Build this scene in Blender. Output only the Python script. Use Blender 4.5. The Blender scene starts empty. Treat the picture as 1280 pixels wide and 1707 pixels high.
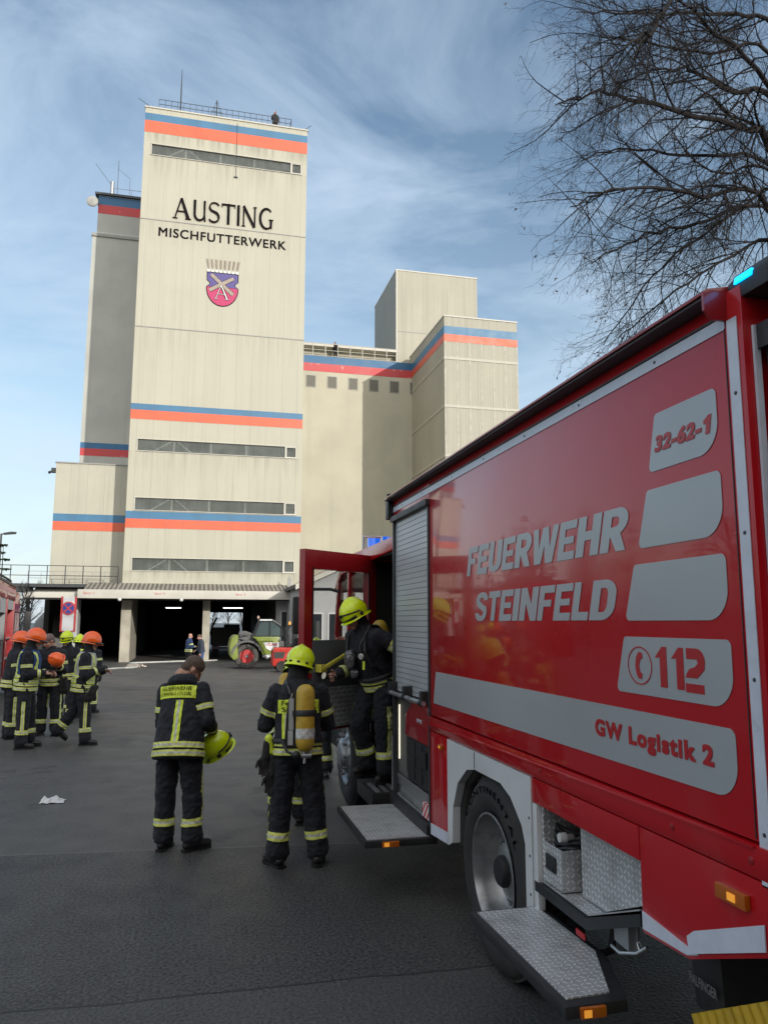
import bpy, bmesh, math, random
from math import sin, cos, pi, radians as R
from mathutils import Vector as V, Matrix as M, noise, Euler
from mathutils.bvhtree import BVHTree
random.seed(7)
SC = bpy.context.scene
COL = SC.collection
# ------------------------------------------------------------------ camera
F, PIT, YAW, ROLL, CZ = 1290.0, R(8.15), R(13.6), R(0.08), 1.92
FW = V((sin(YAW)*cos(PIT), cos(YAW)*cos(PIT), sin(PIT)))
RT = V((cos(YAW), -sin(YAW), 0)); UP = RT.cross(FW)
R2 = RT*cos(ROLL)+UP*sin(ROLL); U2 = UP*cos(ROLL)-RT*sin(ROLL)
CAM = V((0, 0, CZ))
cd = bpy.data.cameras.new('camera'); cam = bpy.data.objects.new('camera', cd); COL.objects.link(cam)
m = M.Identity(4)
for i in range(3):
    m[i][0] = R2[i]; m[i][1] = U2[i]; m[i][2] = -FW[i]; m[i][3] = CAM[i]
cam.matrix_world = m
cd.sensor_fit = 'VERTICAL'; cd.sensor_height = 36.0; cd.lens = 36.0*F/1707.0
cd.clip_start = 0.05; cd.clip_end = 9000
SC.camera = cam
def ray(px, py): return FW+R2*((px-640)/F)-U2*((py-853.5)/F)
def onY(px, py, Y):
    d = ray(px, py); return CAM+d*(Y/d.y)
# ------------------------------------------------------------------ sky and sun
SUN_EL, SUN_AZ = R(15.6), R(25.5)          # low winter sun behind the camera, to its right
SUN_STR, SKY_STR, EXPO = 2.0, 0.115, 0.62
w = bpy.data.worlds.new('World'); SC.world = w; w.use_nodes = True
nt = w.node_tree; nt.nodes.clear()
def N(nt, t, **k):
    n = nt.nodes.new(t)
    for a, b in k.items(): setattr(n, a, b)
    return n
sky = N(nt, 'ShaderNodeTexSky', sky_type='NISHITA', sun_disc=False)
sky.sun_elevation = SUN_EL; sky.sun_rotation = pi-SUN_AZ
sky.air_density = 1.2; sky.dust_density = 1.0; sky.ozone_density = 1.5
bg1 = N(nt, 'ShaderNodeBackground'); bg1.inputs[1].default_value = SKY_STR
nt.links.new(sky.outputs[0], bg1.inputs[0])
tc = N(nt, 'ShaderNodeTexCoord')
mp = N(nt, 'ShaderNodeMapping'); mp.inputs['Scale'].default_value = (1.0, 1.0, 3.2); mp.inputs['Rotation'].default_value = (0.35, 0.25, 0.5)
nt.links.new(tc.outputs['Generated'], mp.inputs[0])
nz = N(nt, 'ShaderNodeTexNoise'); nz.inputs['Scale'].default_value = 1.9; nz.inputs['Detail'].default_value = 9; nz.inputs['Roughness'].default_value = 0.58; nz.inputs['Distortion'].default_value = 0.7
nt.links.new(mp.outputs[0], nz.inputs[0])
rp = N(nt, 'ShaderNodeValToRGB'); rp.color_ramp.elements[0].position = 0.40; rp.color_ramp.elements[1].position = 0.68
nt.links.new(nz.outputs[0], rp.inputs[0])
sx = N(nt, 'ShaderNodeSeparateXYZ'); nt.links.new(tc.outputs['Generated'], sx.inputs[0])
# thin veil of cloud: more of it towards the horizon
hz = N(nt, 'ShaderNodeMapRange'); hz.inputs[1].default_value = 0.0; hz.inputs[2].default_value = 0.55; hz.inputs[3].default_value = 0.34; hz.inputs[4].default_value = 0.0
nt.links.new(sx.outputs[2], hz.inputs[0])
ad = N(nt, 'ShaderNodeMath', operation='MULTIPLY_ADD'); ad.inputs[1].default_value = 0.72; ad.use_clamp = True
# white cloud veil added in the unseen sky behind the camera to whiten fill light
bkz = N(nt, 'ShaderNodeMapRange'); bkz.inputs[1].default_value = 0.25; bkz.inputs[2].default_value = -0.45; bkz.inputs[3].default_value = 0.0; bkz.inputs[4].default_value = 0.85
nt.links.new(sx.outputs[1], bkz.inputs[0])
nt.links.new(rp.outputs[0], ad.inputs[0]); nt.links.new(hz.outputs[0], ad.inputs[2])
bg2 = N(nt, 'ShaderNodeBackground'); bg2.inputs[0].default_value = (0.70, 0.86, 1.04, 1); bg2.inputs[1].default_value = 0.64
mx = N(nt, 'ShaderNodeMixShader'); nt.links.new(ad.outputs[0], mx.inputs[0]); nt.links.new(bg1.outputs[0], mx.inputs[1]); nt.links.new(bg2.outputs[0], mx.inputs[2])
bg3 = N(nt, 'ShaderNodeBackground'); bg3.inputs[0].default_value = (0.98, 0.97, 0.94, 1); bg3.inputs[1].default_value = 1.05
mx3 = N(nt, 'ShaderNodeMixShader'); nt.links.new(bkz.outputs[0], mx3.inputs[0]); nt.links.new(mx.outputs[0], mx3.inputs[1]); nt.links.new(bg3.outputs[0], mx3.inputs[2])
wo = N(nt, 'ShaderNodeOutputWorld'); nt.links.new(mx3.outputs[0], wo.inputs[0])
sl = bpy.data.lights.new('sun', 'SUN'); sl.energy = SUN_STR; sl.angle = R(0.6); sl.color = (1.0, 0.945, 0.86)
so = bpy.data.objects.new('sun', sl); COL.objects.link(so)
SUND = V((sin(SUN_AZ)*cos(SUN_EL), -cos(SUN_AZ)*cos(SUN_EL), sin(SUN_EL)))
so.rotation_euler = SUND.to_track_quat('Z', 'Y').to_euler(); so.location = (20, -40, 40)
SC.view_settings.view_transform = 'Standard'; SC.view_settings.look = 'None'
SC.view_settings.exposure = EXPO; SC.view_settings.gamma = 1.0
# ------------------------------------------------------------------ node maths helper
class X:
    def __init__(s, nt, o): s.nt, s.o = nt, o
    def op(s, kind, *a):
        n = s.nt.nodes.new('ShaderNodeMath'); n.operation = kind
        for i, v in enumerate((s,)+a):
            if isinstance(v, X): s.nt.links.new(v.o, n.inputs[i])
            else: n.inputs[i].default_value = v
        return X(s.nt, n.outputs[0])
    def __add__(s, b): return s.op('ADD', b)
    def __sub__(s, b): return s.op('SUBTRACT', b)
    def __mul__(s, b): return s.op('MULTIPLY', b)
    def __truediv__(s, b): return s.op('DIVIDE', b)
    def floor(s): return s.op('FLOOR')
    def fract(s): return s.op('FRACT')
    def abs(s): return s.op('ABSOLUTE')
    def lt(s, b): return s.op('LESS_THAN', b)
    def gt(s, b): return s.op('GREATER_THAN', b)
    def mx(s, b): return s.op('MAXIMUM', b)
    def smooth(s, a, b, lo=0.0, hi=1.0):
        n = s.nt.nodes.new('ShaderNodeMapRange'); n.interpolation_type = 'SMOOTHSTEP'
        s.nt.links.new(s.o, n.inputs[0])
        for i, v in enumerate((a, b, lo, hi)): n.inputs[i+1].default_value = v
        return X(s.nt, n.outputs[0])
class Mat:
    """procedural Principled material with noise variation and bump"""
    def __init__(s, name, base, rough=0.6, metal=0.0, var=0.0, vscale=3.0, bump=0.0, bscale=60.0, coat=0.0, alpha=1.0, spec=0.5, emit=None, bdist=0.01):
        s.m = bpy.data.materials.new(name); s.m.use_nodes = True; s.nt = s.m.node_tree
        s.b = s.nt.nodes['Principled BSDF']
        s.b.inputs['Base Color'].default_value = (*base, 1); s.b.inputs['Roughness'].default_value = rough
        s.b.inputs['Metallic'].default_value = metal; s.b.inputs['Coat Weight'].default_value = coat; s.b.inputs['Coat Roughness'].default_value = 0.04
        s.b.inputs['Alpha'].default_value = alpha; s.b.inputs['Specular IOR Level'].default_value = spec
        s.base = base; s.tc = s.nt.nodes.new('ShaderNodeTexCoord'); s.height = None; s.color = None
        if emit: s.b.inputs['Emission Color'].default_value = (*emit[0], 1); s.b.inputs['Emission Strength'].default_value = emit[1]
        if var > 0:
            n = s.noise(vscale, 5); s.tint(n, tuple(c*(1-var) for c in base), tuple(min(1, c*(1+var)) for c in base))
            r = n.smooth(0.3, 0.7, max(0.02, rough-0.08), min(1, rough+0.08)); s.link('Roughness', r)
        if bump > 0: s.bump(s.noise(bscale, 4), bump, bdist)
    def noise(s, scale, det=3, mul=(1, 1, 1), dist=0.0, rough=0.55):
        n = s.nt.nodes.new('ShaderNodeTexNoise'); n.inputs['Scale'].default_value = scale; n.inputs['Detail'].default_value = det; n.inputs['Distortion'].default_value = dist; n.inputs['Roughness'].default_value = rough
        p = s.nt.nodes.new('ShaderNodeMapping'); p.inputs['Scale'].default_value = mul
        s.nt.links.new(s.tc.outputs['Object'], p.inputs[0]); s.nt.links.new(p.outputs[0], n.inputs[0])
        return X(s.nt, n.outputs[0])
    def xyz(s):
        n = s.nt.nodes.new('ShaderNodeSeparateXYZ'); s.nt.links.new(s.tc.outputs['Object'], n.inputs[0])
        return [X(s.nt, n.outputs[i]) for i in range(3)]
    def link(s, inp, x): s.nt.links.new(x.o, s.b.inputs[inp])
    def mixc(s, fac, a, b):
        n = s.nt.nodes.new('ShaderNodeMix'); n.data_type = 'RGBA'
        s.nt.links.new(fac.o, n.inputs[0])
        for i, c in ((6, a), (7, b)):
            if isinstance(c, tuple): n.inputs[i].default_value = (*c, 1)
            else: s.nt.links.new(c, n.inputs[i])
        return n.outputs[2]
    def setc(s, o): s.color = o; s.nt.links.new(o, s.b.inputs['Base Color'])
    def tint(s, fac, a, b): s.setc(s.mixc(fac.smooth(0.3, 0.7), a, b))
    def over(s, fac, c):
        cur = s.color if s.color is not None else s.base
        s.setc(s.mixc(fac, cur, c))
    def bump(s, h, strength=0.3, dist=0.01):
        n = s.nt.nodes.new('ShaderNodeBump'); n.inputs['Strength'].default_value = strength; n.inputs['Distance'].default_value = dist
        s.nt.links.new(h.o, n.inputs['Height'])
        if s.height is not None: s.nt.links.new(s.height, n.inputs['Normal'])
        s.height = n.outputs[0]; s.nt.links.new(s.height, s.b.inputs['Normal'])
# ------------------------------------------------------------------ object helpers
ORG = {}
def tag(o, label=None, cat=None, group=None, kind=None):
    if label: o['label'] = label
    if cat: o['category'] = cat
    if group: o['group'] = group
    if kind: o['kind'] = kind
    return o
def thing(name, label, cat, loc=(0, 0, 0), rz=0.0, group=None, local=False):
    o = bpy.data.objects.new(name, None); COL.objects.link(o); o.empty_display_size = 0.2
    o.location = loc; o.rotation_euler = (0, 0, rz); tag(o, label, cat, group)
    ORG[o.name] = V((0, 0, 0)) if local else V(loc)
    return o
def finish(o, smooth=0.0):
    if smooth:
        me = o.data
        me.polygons.foreach_set('use_smooth', [True]*len(me.polygons))
        if smooth < 180:
            try: me.set_sharp_from_angle(angle=R(smooth))
            except Exception: pass
def link_mesh(name, me, mats, parent=None, origin=None, smooth=0.0):
    """parent's own origin is taken off the authored coordinates"""
    if origin is None: origin = ORG[parent.name] if parent else V((0, 0, 0))
    origin = V(origin)
    if origin.length > 0: me.transform(M.Translation(-origin))
    o = bpy.data.objects.new(name, me); COL.objects.link(o)
    for q in (mats if isinstance(mats, (list, tuple)) else [mats]): me.materials.append(q.m if isinstance(q, Mat) else q)
    ORG[o.name] = origin
    if parent: o.parent = parent
    else: o.location = origin
    finish(o, smooth)
    return o
class MB:
    def __init__(s): s.bm = bmesh.new(); s.mi = 0
    def face(s, pts):
        f = s.bm.faces.new([s.bm.verts.new(p) for p in pts]); f.material_index = s.mi; return f
    def box(s, x0, x1, y0, y1, z0, z1):
        v = [s.bm.verts.new((x, y, z)) for x in (x0, x1) for y in (y0, y1) for z in (z0, z1)]
        for q in ((0, 1, 3, 2), (4, 6, 7, 5), (0, 4, 5, 1), (2, 3, 7, 6), (0, 2, 6, 4), (1, 5, 7, 3)):
            f = s.bm.faces.new([v[i] for i in q]); f.material_index = s.mi
        return s
    def prism(s, poly, ax, d0, d1):
        """2D polygon in the two axes left over from ax, extruded d0..d1 along ax"""
        def mk(p, d): return {0: (d, p[0], p[1]), 1: (p[0], d, p[1]), 2: (p[0], p[1], d)}[ax]
        a = [s.bm.verts.new(mk(p, d0)) for p in poly]; b = [s.bm.verts.new(mk(p, d1)) for p in poly]
        n = len(poly); fs = [s.bm.faces.new(a), s.bm.faces.new(b[::-1])]
        for i in range(n): fs.append(s.bm.faces.new((a[i], b[i], b[(i+1) % n], a[(i+1) % n])))
        for f in fs: f.material_index = s.mi
        return s
    def tube(s, pts, rad, n=8, cap=True):
        pts = [V(p) for p in pts]; k = len(pts)
        rr = rad if isinstance(rad, (list, tuple)) else [rad]*k
        prev = None; u = None
        for i in range(k):
            d = (pts[min(i+1, k-1)]-pts[max(i-1, 0)]).normalized()
            if u is None: u = d.orthogonal().normalized()
            else:
                u = (u-d*u.dot(d))
                u = u.normalized() if u.length > 1e-6 else d.orthogonal().normalized()
            w_ = d.cross(u)
            ring = [s.bm.verts.new(pts[i]+(u*cos(2*pi*j/n)+w_*sin(2*pi*j/n))*rr[i]) for j in range(n)]
            if prev:
                for j in range(n):
                    f = s.bm.faces.new((prev[j], prev[(j+1) % n], ring[(j+1) % n], ring[j])); f.material_index = s.mi
            elif cap: s.bm.faces.new(ring[::-1]).material_index = s.mi
            prev = ring
        if cap: s.bm.faces.new(prev).material_index = s.mi
        return s
    def lathe(s, prof, c, axis=0, n=40, closed=False, caps=True):
        """profile list (radius, along axis)"""
        rings = []
        c = V(c); pts = list(prof)
        for (r, a) in pts:
            ring = []
            for j in range(n):
                t = 2*pi*j/n
                q = {0: V((a, r*cos(t), r*sin(t))), 1: V((r*cos(t), a, r*sin(t))), 2: V((r*cos(t), r*sin(t), a))}[axis]
                ring.append(s.bm.verts.new(c+q))
            rings.append(ring)
        seq = list(zip(rings[:-1], rings[1:]))
        if closed: seq.append((rings[-1], rings[0]))
        for a, b in seq:
            for j in range(n):
                f = s.bm.faces.new((a[j], a[(j+1) % n], b[(j+1) % n], b[j])); f.material_index = s.mi
        if not closed and caps:
            for ring in (rings[0][::-1], rings[-1]):
                try: s.bm.faces.new(ring).material_index = s.mi
                except Exception: pass
        return s
    def ball(s, c, r, sx=1, sy=1, sz=1, seg=16, rot=None):
        mt = M.Translation(V(c)) @ (rot.to_4x4() if rot else M.Identity(4)) @ M.Diagonal((r*sx, r*sy, r*sz, 1))
        g = bmesh.ops.create_uvsphere(s.bm, u_segments=seg, v_segments=max(6, seg//2), radius=1.0, matrix=mt)
        for v in g['verts']:
            for f in v.link_faces: f.material_index = s.mi
        return s
    def cap(s, p0, r0, p1, r1, n=14):
        p0, p1 = V(p0), V(p1); d = p1-p0
        if d.length < 1e-5: return s.ball(p0, r0)
        dn = d.normalized(); pts = []; rr = []
        for i in range(5):
            t = -pi/2+pi/2*(i+0.35)/5; pts.append(p0+dn*(r0*sin(t))); rr.append(r0*cos(t))
        pts += [p0, p1]; rr += [r0, r1]
        for i in range(5):
            t = pi/2*(i+0.65)/5; pts.append(p1+dn*(r1*sin(t))); rr.append(r1*cos(t))
        return s.tube(pts, rr, n)
    def rings(s, rs, n=20):
        """rs: list of (centre, u half-width vector, v half-depth vector); closed ends"""
        prev = None
        for c, u, v_ in rs:
            ring = [s.bm.verts.new(V(c)+V(u)*cos(2*pi*j/n)+V(v_)*sin(2*pi*j/n)) for j in range(n)]
            if prev:
                for j in range(n): s.bm.faces.new((prev[j], prev[(j+1) % n], ring[(j+1) % n], ring[j])).material_index = s.mi
            else: s.bm.faces.new(ring[::-1]).material_index = s.mi
            prev = ring
        s.bm.faces.new(prev).material_index = s.mi
        return s
    def mesh(s, recalc=True):
        if recalc: bmesh.ops.recalc_face_normals(s.bm, faces=s.bm.faces[:])
        me = bpy.data.meshes.new('mesh'); s.bm.to_mesh(me); s.bm.free(); return me
    def build(s, name, mats, parent=None, origin=None, smooth=0.0, bevel=0.0, seg=2):
        if bevel:
            bmesh.ops.recalc_face_normals(s.bm, faces=s.bm.faces[:])
            es = [e for e in s.bm.edges if len(e.link_faces) == 2 and e.calc_face_angle(0) > R(30)]
            try: bmesh.ops.bevel(s.bm, geom=es, offset=bevel, segments=seg, profile=0.7, affect='EDGES', clamp_overlap=True)
            except Exception: pass
            smooth = smooth or 40
        return link_mesh(name, s.mesh(), mats, parent, origin, smooth)
def rounded(poly, rads, n=6):
    """2D polygon with rounded corners"""
    out = []; k = len(poly)
    rads = rads if isinstance(rads, (list, tuple)) else [rads]*k
    for i in range(k):
        p = V((*poly[i], 0)); a = V((*poly[i-1], 0)); b = V((*poly[(i+1) % k], 0)); r = rads[i]
        if r <= 0: out.append((p.x, p.y)); continue
        da = (a-p).normalized(); db = (b-p).normalized(); h = da.angle(db)/2
        t = min(r/math.tan(h), (a-p).length*0.48, (b-p).length*0.48); r2 = t*math.tan(h)
        c = p+(da+db).normalized()*(r2/sin(h)); s0 = p+da*t-c; s1 = p+db*t-c
        for j in range(n+1):
            q = s0.lerp(s1, j/n).normalized()*r2+c; out.append((q.x, q.y))
    return out
def text_mesh(body, bold=0.0, shear=0.0, thick=0.0, space=1.0):
    cu = bpy.data.curves.new('t', 'FONT'); cu.body = body; cu.offset = bold; cu.shear = shear; cu.extrude = thick; cu.space_character = space; cu.resolution_u = 6
    o = bpy.data.objects.new('t', cu); COL.objects.link(o)
    dg = bpy.context.evaluated_depsgraph_get()
    me = bpy.data.meshes.new_from_object(o.evaluated_get(dg))
    bpy.data.objects.remove(o); bpy.data.curves.remove(cu)
    return me
def fit_text(body, p0, ux, uz, width, height, bold=0.0, shear=0.0, thick=0.001, space=1.0):
    """text scaled to width x height, lower-left at p0, running along ux with uz up; thick in metres"""
    me = text_mesh(body, bold, shear, 0.01, space)
    xs = [v.co.x for v in me.vertices]; ys = [v.co.y for v in me.vertices]
    x0, y0 = min(xs), min(ys); sx_, sy_ = width/(max(xs)-x0), height/(max(ys)-y0)
    ux, uz = V(ux).normalized(), V(uz).normalized(); nrm = ux.cross(uz)
    for v in me.vertices:
        v.co = V(p0)+ux*((v.co.x-x0)*sx_)+uz*((v.co.y-y0)*sy_)+nrm*(v.co.z/0.01*thick)
    return me
def join_mesh(mes):
    bm = bmesh.new()
    for me in mes: bm.from_mesh(me); bpy.data.meshes.remove(me)
    me = bpy.data.meshes.new('mesh'); bm.to_mesh(me); bm.free(); return me
def remesh(mb, voxel, smooth=4, fac=0.5):
    me = mb.mesh(); o = bpy.data.objects.new('tmp', me); COL.objects.link(o)
    md = o.modifiers.new('r', 'REMESH'); md.mode = 'VOXEL'; md.voxel_size = voxel
    if smooth:
        ms = o.modifiers.new('s', 'SMOOTH'); ms.iterations = smooth; ms.factor = fac
    out = bpy.data.meshes.new_from_object(o.evaluated_get(bpy.context.evaluated_depsgraph_get()))
    bpy.data.objects.remove(o); bpy.data.meshes.remove(me)
    return out
def gz(y):
    return 0.0 if y < 14 else max(-0.5, -0.5*(y-14)/36.0)
# ------------------------------------------------------------------ materials
white_wall = Mat('cream_cladding', (0.455, 0.437, 0.352), 0.62, var=0.05, vscale=0.35)
def clad(mt, seam=1.03, off=0.0, fine=0.115, dirt=0.35, dirtc=(0.33, 0.32, 0.26)):
    x, y, z = mt.xyz()
    s = ((x+off)/seam).fract()
    line = (s-0.5).abs().gt(0.488)
    f = (x/fine).fract(); mt.bump((f-0.5).abs().smooth(0.25, 0.42), 0.35, 0.012)
    st = mt.noise(1.0, 6, (3.2, 3.2, 0.10)).smooth(0.45, 0.80, 0, dirt); mt.over(st, dirtc)
    pan = ((x+off)/seam).floor().op('SINE')*437.5
    pv = pan.fract().smooth(0, 1, 0, 0.10); mt.over(pv, dirtc)
    mt.over(line*0.45, (0.22, 0.22, 0.2))
clad(white_wall)
zw = white_wall.xyz()[2]; stk = white_wall.noise(1.0, 6, (2.6, 2.6, .12)).smooth(.40, .68)
for zt_, ln_, am_ in ((35.04-4.1, 1.1, .75), (33.40-4.1, 2.2, .5), (12.85-4.1, 1.8, .5), (9.0-4.1, .9, .35), (5.15-4.1, .9, .6), (28.7-4.1, 2.5, .3), (21.15-4.1, 2.5, .3)):
    white_wall.over((zw-zt_).smooth(-ln_, 0, 0, 1)*(zw-zt_).lt(0)*stk*am_, (.27, .25, .19))
annex_wall = Mat('annex_cladding', (0.455, 0.44, 0.36), 0.62, var=0.05, vscale=0.5); clad(annex_wall, 1.05, 0.3)
rough_wall = Mat('weathered_concrete', (0.485, 0.46, 0.365), 0.8, var=0.10, vscale=0.25, bump=0.15, bscale=8)
rough_wall.over(rough_wall.noise(1.0, 6, (1.4, 1.4, 0.07)).smooth(0.5, 0.85, 0, 0.35), (0.30, 0.30, 0.25))
grey_wall = Mat('grey_concrete', (0.45, 0.455, 0.42), 0.8, var=0.10, vscale=0.3, bump=0.15, bscale=8)
grey_wall.over(grey_wall.noise(1.0, 6, (1.6, 1.6, 0.08)).smooth(0.5, 0.85, 0, 0.3), (0.25, 0.25, 0.23))
dirty_panel = Mat('dirty_panel', (0.40, 0.38, 0.31), 0.75, var=0.06, vscale=0.4); clad(dirty_panel, 0.98, 0.2, 0.2, 0.75, (0.30, 0.30, 0.24))
blue_band = Mat('blue_band', (0.055, 0.17, 0.30), 0.5, var=0.10, vscale=0.8)
red_band = Mat('red_band', (0.66, 0.125, 0.06), 0.5, var=0.08, vscale=0.8)
deep_red = Mat('deep_red_band', (0.52, 0.05, 0.055), 0.5, var=0.10, vscale=0.7)
deep_red.over(deep_red.noise(1.3, 6).smooth(0.58, 0.68, 0, 0.55), (0.62, 0.33, 0.30))
for q in (blue_band, red_band):
    qx = q.xyz()[0]; q.over((((qx/1.03).fract())-0.5).abs().gt(0.485)*0.35, (0.1, 0.1, 0.1))
deep_blue = Mat('deep_blue_band', (0.03, 0.13, 0.27), 0.5, var=0.12, vscale=0.8)
strip_glass = Mat('strip_glass', (0.17, 0.19, 0.175), 0.22, var=0.2, vscale=0.9, alpha=0.42)
gx = strip_glass.xyz()[0]; strip_glass.over((((gx/0.5).fract())-0.5).abs().gt(0.465)*0.8, (0.24, 0.26, 0.23))
dark_glass = Mat('dark_glass', (0.03, 0.035, 0.04), 0.08, spec=0.6)
void_dark = Mat('unlit_dark', (0.012, 0.012, 0.012), 0.95)  # near-black stands in for the unlit tower and cab interiors
trim_grey = Mat('trim_grey', (0.30, 0.30, 0.28), 0.5, var=0.1)
steel = Mat('galvanised_steel', (0.34, 0.35, 0.36), 0.42, metal=0.7, var=0.12, vscale=9)
dark_steel = Mat('dark_steel', (0.06, 0.065, 0.07), 0.5, metal=0.3, var=0.15, vscale=8)
black_letter = Mat('black_letter', (0.008, 0.007, 0.008), 0.8, spec=.1)
maroon = Mat('maroon_letter_side', (0.12, 0.03, 0.035), 0.6)
concrete = Mat('pillar_concrete', (0.42, 0.39, 0.32), 0.85, var=0.18, vscale=1.3, bump=0.2, bscale=20)
roof_sheet = Mat('fibre_cement_sheet', (0.28, 0.26, 0.22), 0.85, var=0.2, vscale=2)
rx_ = roof_sheet.xyz()[0]; roof_sheet.over((((rx_/0.26).fract())-0.5).abs().gt(0.27)*0.8, (0.06, 0.055, 0.045))
fascia_m = Mat('fascia_metal', (0.52, 0.50, 0.44), 0.55, var=0.08, vscale=0.8)
red_sign = Mat('red_lettering', (0.50, 0.05, 0.05), 0.5)
pale_wall = Mat('pale_grey_wall', (0.42, 0.43, 0.43), 0.7, var=0.06, vscale=0.6)
asphalt = Mat('asphalt', (0.052, 0.054, 0.056), 0.55, var=0.0)
# ================================================================== THE SETTING
def gpt(px, py, z=0.0):
    d = ray(px, py); return CAM+d*((z-CZ)/d.z)
ga = asphalt
x, y, z = ga.xyz()
n1 = ga.noise(0.35, 5); n2 = ga.noise(2.2, 6); n3 = ga.noise(48, 3); n4 = ga.noise(120, 2)
ga.setc(ga.mixc(n1.smooth(0.32, 0.68), (0.046, 0.047, 0.047), (0.070, 0.070, 0.068)))
ga.over(n2.smooth(0.45, 0.75, 0, 0.25), (0.036, 0.038, 0.040))
ga.over(n3.smooth(0.50, 0.62, 0, 0.75), (0.105, 0.105, 0.102))
ga.over(n4.smooth(0.64, 0.70, 0, 0.8), (0.20, 0.20, 0.19))
ga.over(n3.smooth(0.38, 0.48, 0.8, 0), (0.014, 0.015, 0.016))
n5 = ga.noise(0.9, 7, dist=1.0); ga.over(n5.smooth(0.58, 0.70, 0, 0.5), (0.026, 0.026, 0.027)); ga.over(n5.smooth(0.28, 0.40, 0.35, 0), (0.10, 0.097, 0.09))
def seam(p, q):                              # signed distance to a joint in the paving
    d = (q-p); nx, ny = -d.y/d.length, d.x/d.length
    return x*nx+(y*ny)-(p.x*nx+p.y*ny)
wob = (ga.noise(1.5, 4)-0.5)*0.10
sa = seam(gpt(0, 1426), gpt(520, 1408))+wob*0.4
ga.over(sa.gt(0.0)*n1.smooth(0.2, 0.7, 0.25, 0.5), (0.125, 0.123, 0.117))  # lighter paving past the joint, with far gloss and shading put into the tone
ga.over((sa.abs().lt(0.014))*n2.smooth(0.3, 0.6, 0.1, 0.7), (0.16, 0.16, 0.155))
ga.over(ga.noise(.55, 6, dist=2.0).smooth(.60, .66, 0, .45), (0.024, 0.024, 0.025))
ga.over(ga.noise(1.0, 5, (2.2, .12, 1)).smooth(.60, .72, 0, .35), (0.026, 0.026, 0.027))
sb = seam(gpt(0, 1690), gpt(800, 1612))+wob
ga.over(sb.lt(0.0)*ga.noise(120, 2).smooth(0.4, 0.65, 0.1, 0.75), (0.105, 0.105, 0.10))
ga.over(sb.abs().lt(0.010)*0.8, (0.012, 0.012, 0.012))
wet = (n1*0.6+n2*0.4).smooth(0.40, 0.65, 0.46, 0.66); ga.link('Roughness', wet)
ga.b.inputs['Specular IOR Level'].default_value = 0.35
ga.bump(n3, 0.9, 0.012); ga.bump(ga.noise(300, 2), 0.5, 0.003); ga.bump(n2, 0.03, 0.02)
mb = MB()
ys = [-300, -60, -10, 0, 5, 10, 14, 18, 22, 26, 30, 34, 38, 42, 46, 50, 56, 70, 100, 200, 600, 3500]
xs = [-3500, -500, -100, -30, -10, -3, 0, 3, 10, 30, 100, 500, 3500]
gv = [[mb.bm.verts.new((a, b, gz(b))) for a in xs] for b in ys]
for i in range(len(ys)-1):
    for j in range(len(xs)-1): mb.bm.faces.new((gv[i][j], gv[i][j+1], gv[i+1][j+1], gv[i+1][j]))
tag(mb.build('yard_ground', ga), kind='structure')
# ------------------------------------------------------------------ helpers for walls
def bands(parent, x0, x1, yf, zt, zm, zb, mb_=blue_band, mr_=red_band, t=0.015):
    MB().box(x0, x1, yf-t, yf-0.002, zm, zt).build('blue_stripe', mb_, parent)
    MB().box(x0, x1, yf-t, yf-0.002, zb, zm-0.001).build('red_stripe', mr_, parent)
def railing(name, parent, pts, h, step, m, rails=(1.0, 0.5), r=0.025, pr=0.025):
    mb = MB()
    for a, b in zip(pts[:-1], pts[1:]):
        a, b = V(a), V(b); n = max(1, round((b-a).length/step))
        for i in range(n+1):
            p = a.lerp(b, i/n); mb.tube([p, p+V((0, 0, h))], pr, 6)
        for f in rails: mb.tube([a+V((0, 0, h*f)), b+V((0, 0, h*f))], r, 6)
    return mb.build(name, m, parent)
# ------------------------------------------------------------------ the tall mill tower
YT = 51.0; TX0, TX1 = -4.47, 6.65; TZ = 36.85
tw = thing('mill_tower', 'tall cream clad mill tower with big lettering, a crest and four window strips', 'tower', (1.1, YT, 4.1))
STR = [(33.43, 34.20), (12.87, 13.62), (9.02, 9.80), (5.17, 5.95)]
mb = MB(); zc = 4.15
for a, b in sorted(STR):
    mb.box(TX0, TX1, YT, YT+0.25, zc, a); mb.box(TX0, -4.0, YT, YT+0.25, a, b); mb.box(6.27, TX1, YT, YT+0.25, a, b); zc = b
mb.box(TX0, TX1, YT, YT+0.25, zc, TZ)
mb.box(TX0, TX1, YT+0.9, YT+11, 4.15, TZ-0.3)
mb.box(TX0, TX0+0.2, YT+0.25, YT+0.9, 4.15, TZ-0.3).box(TX1-0.2, TX1, YT+0.25, YT+0.9, 4.15, TZ-0.3)
mb.build('wall', white_wall, tw)
MB().box(TX0+0.2, TX1-0.2, YT+0.86, YT+0.898, 4.2, TZ-0.4).build('interior_backing', void_dark, tw)
MB().box(TX0-0.05, TX1+0.05, YT-0.06, YT+11.05, TZ, TZ+0.10).build('parapet_cap', fascia_m, tw)
for zz in (28.75, 21.2):
    MB().box(TX0-0.01, TX1+0.01, YT-0.03, YT-0.001, zz-0.032, zz+0.032).build('joint_trim', trim_grey, tw)
brace_m = Mat('white_brace', (0.62, 0.62, 0.57), 0.6, var=0.1)
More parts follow.
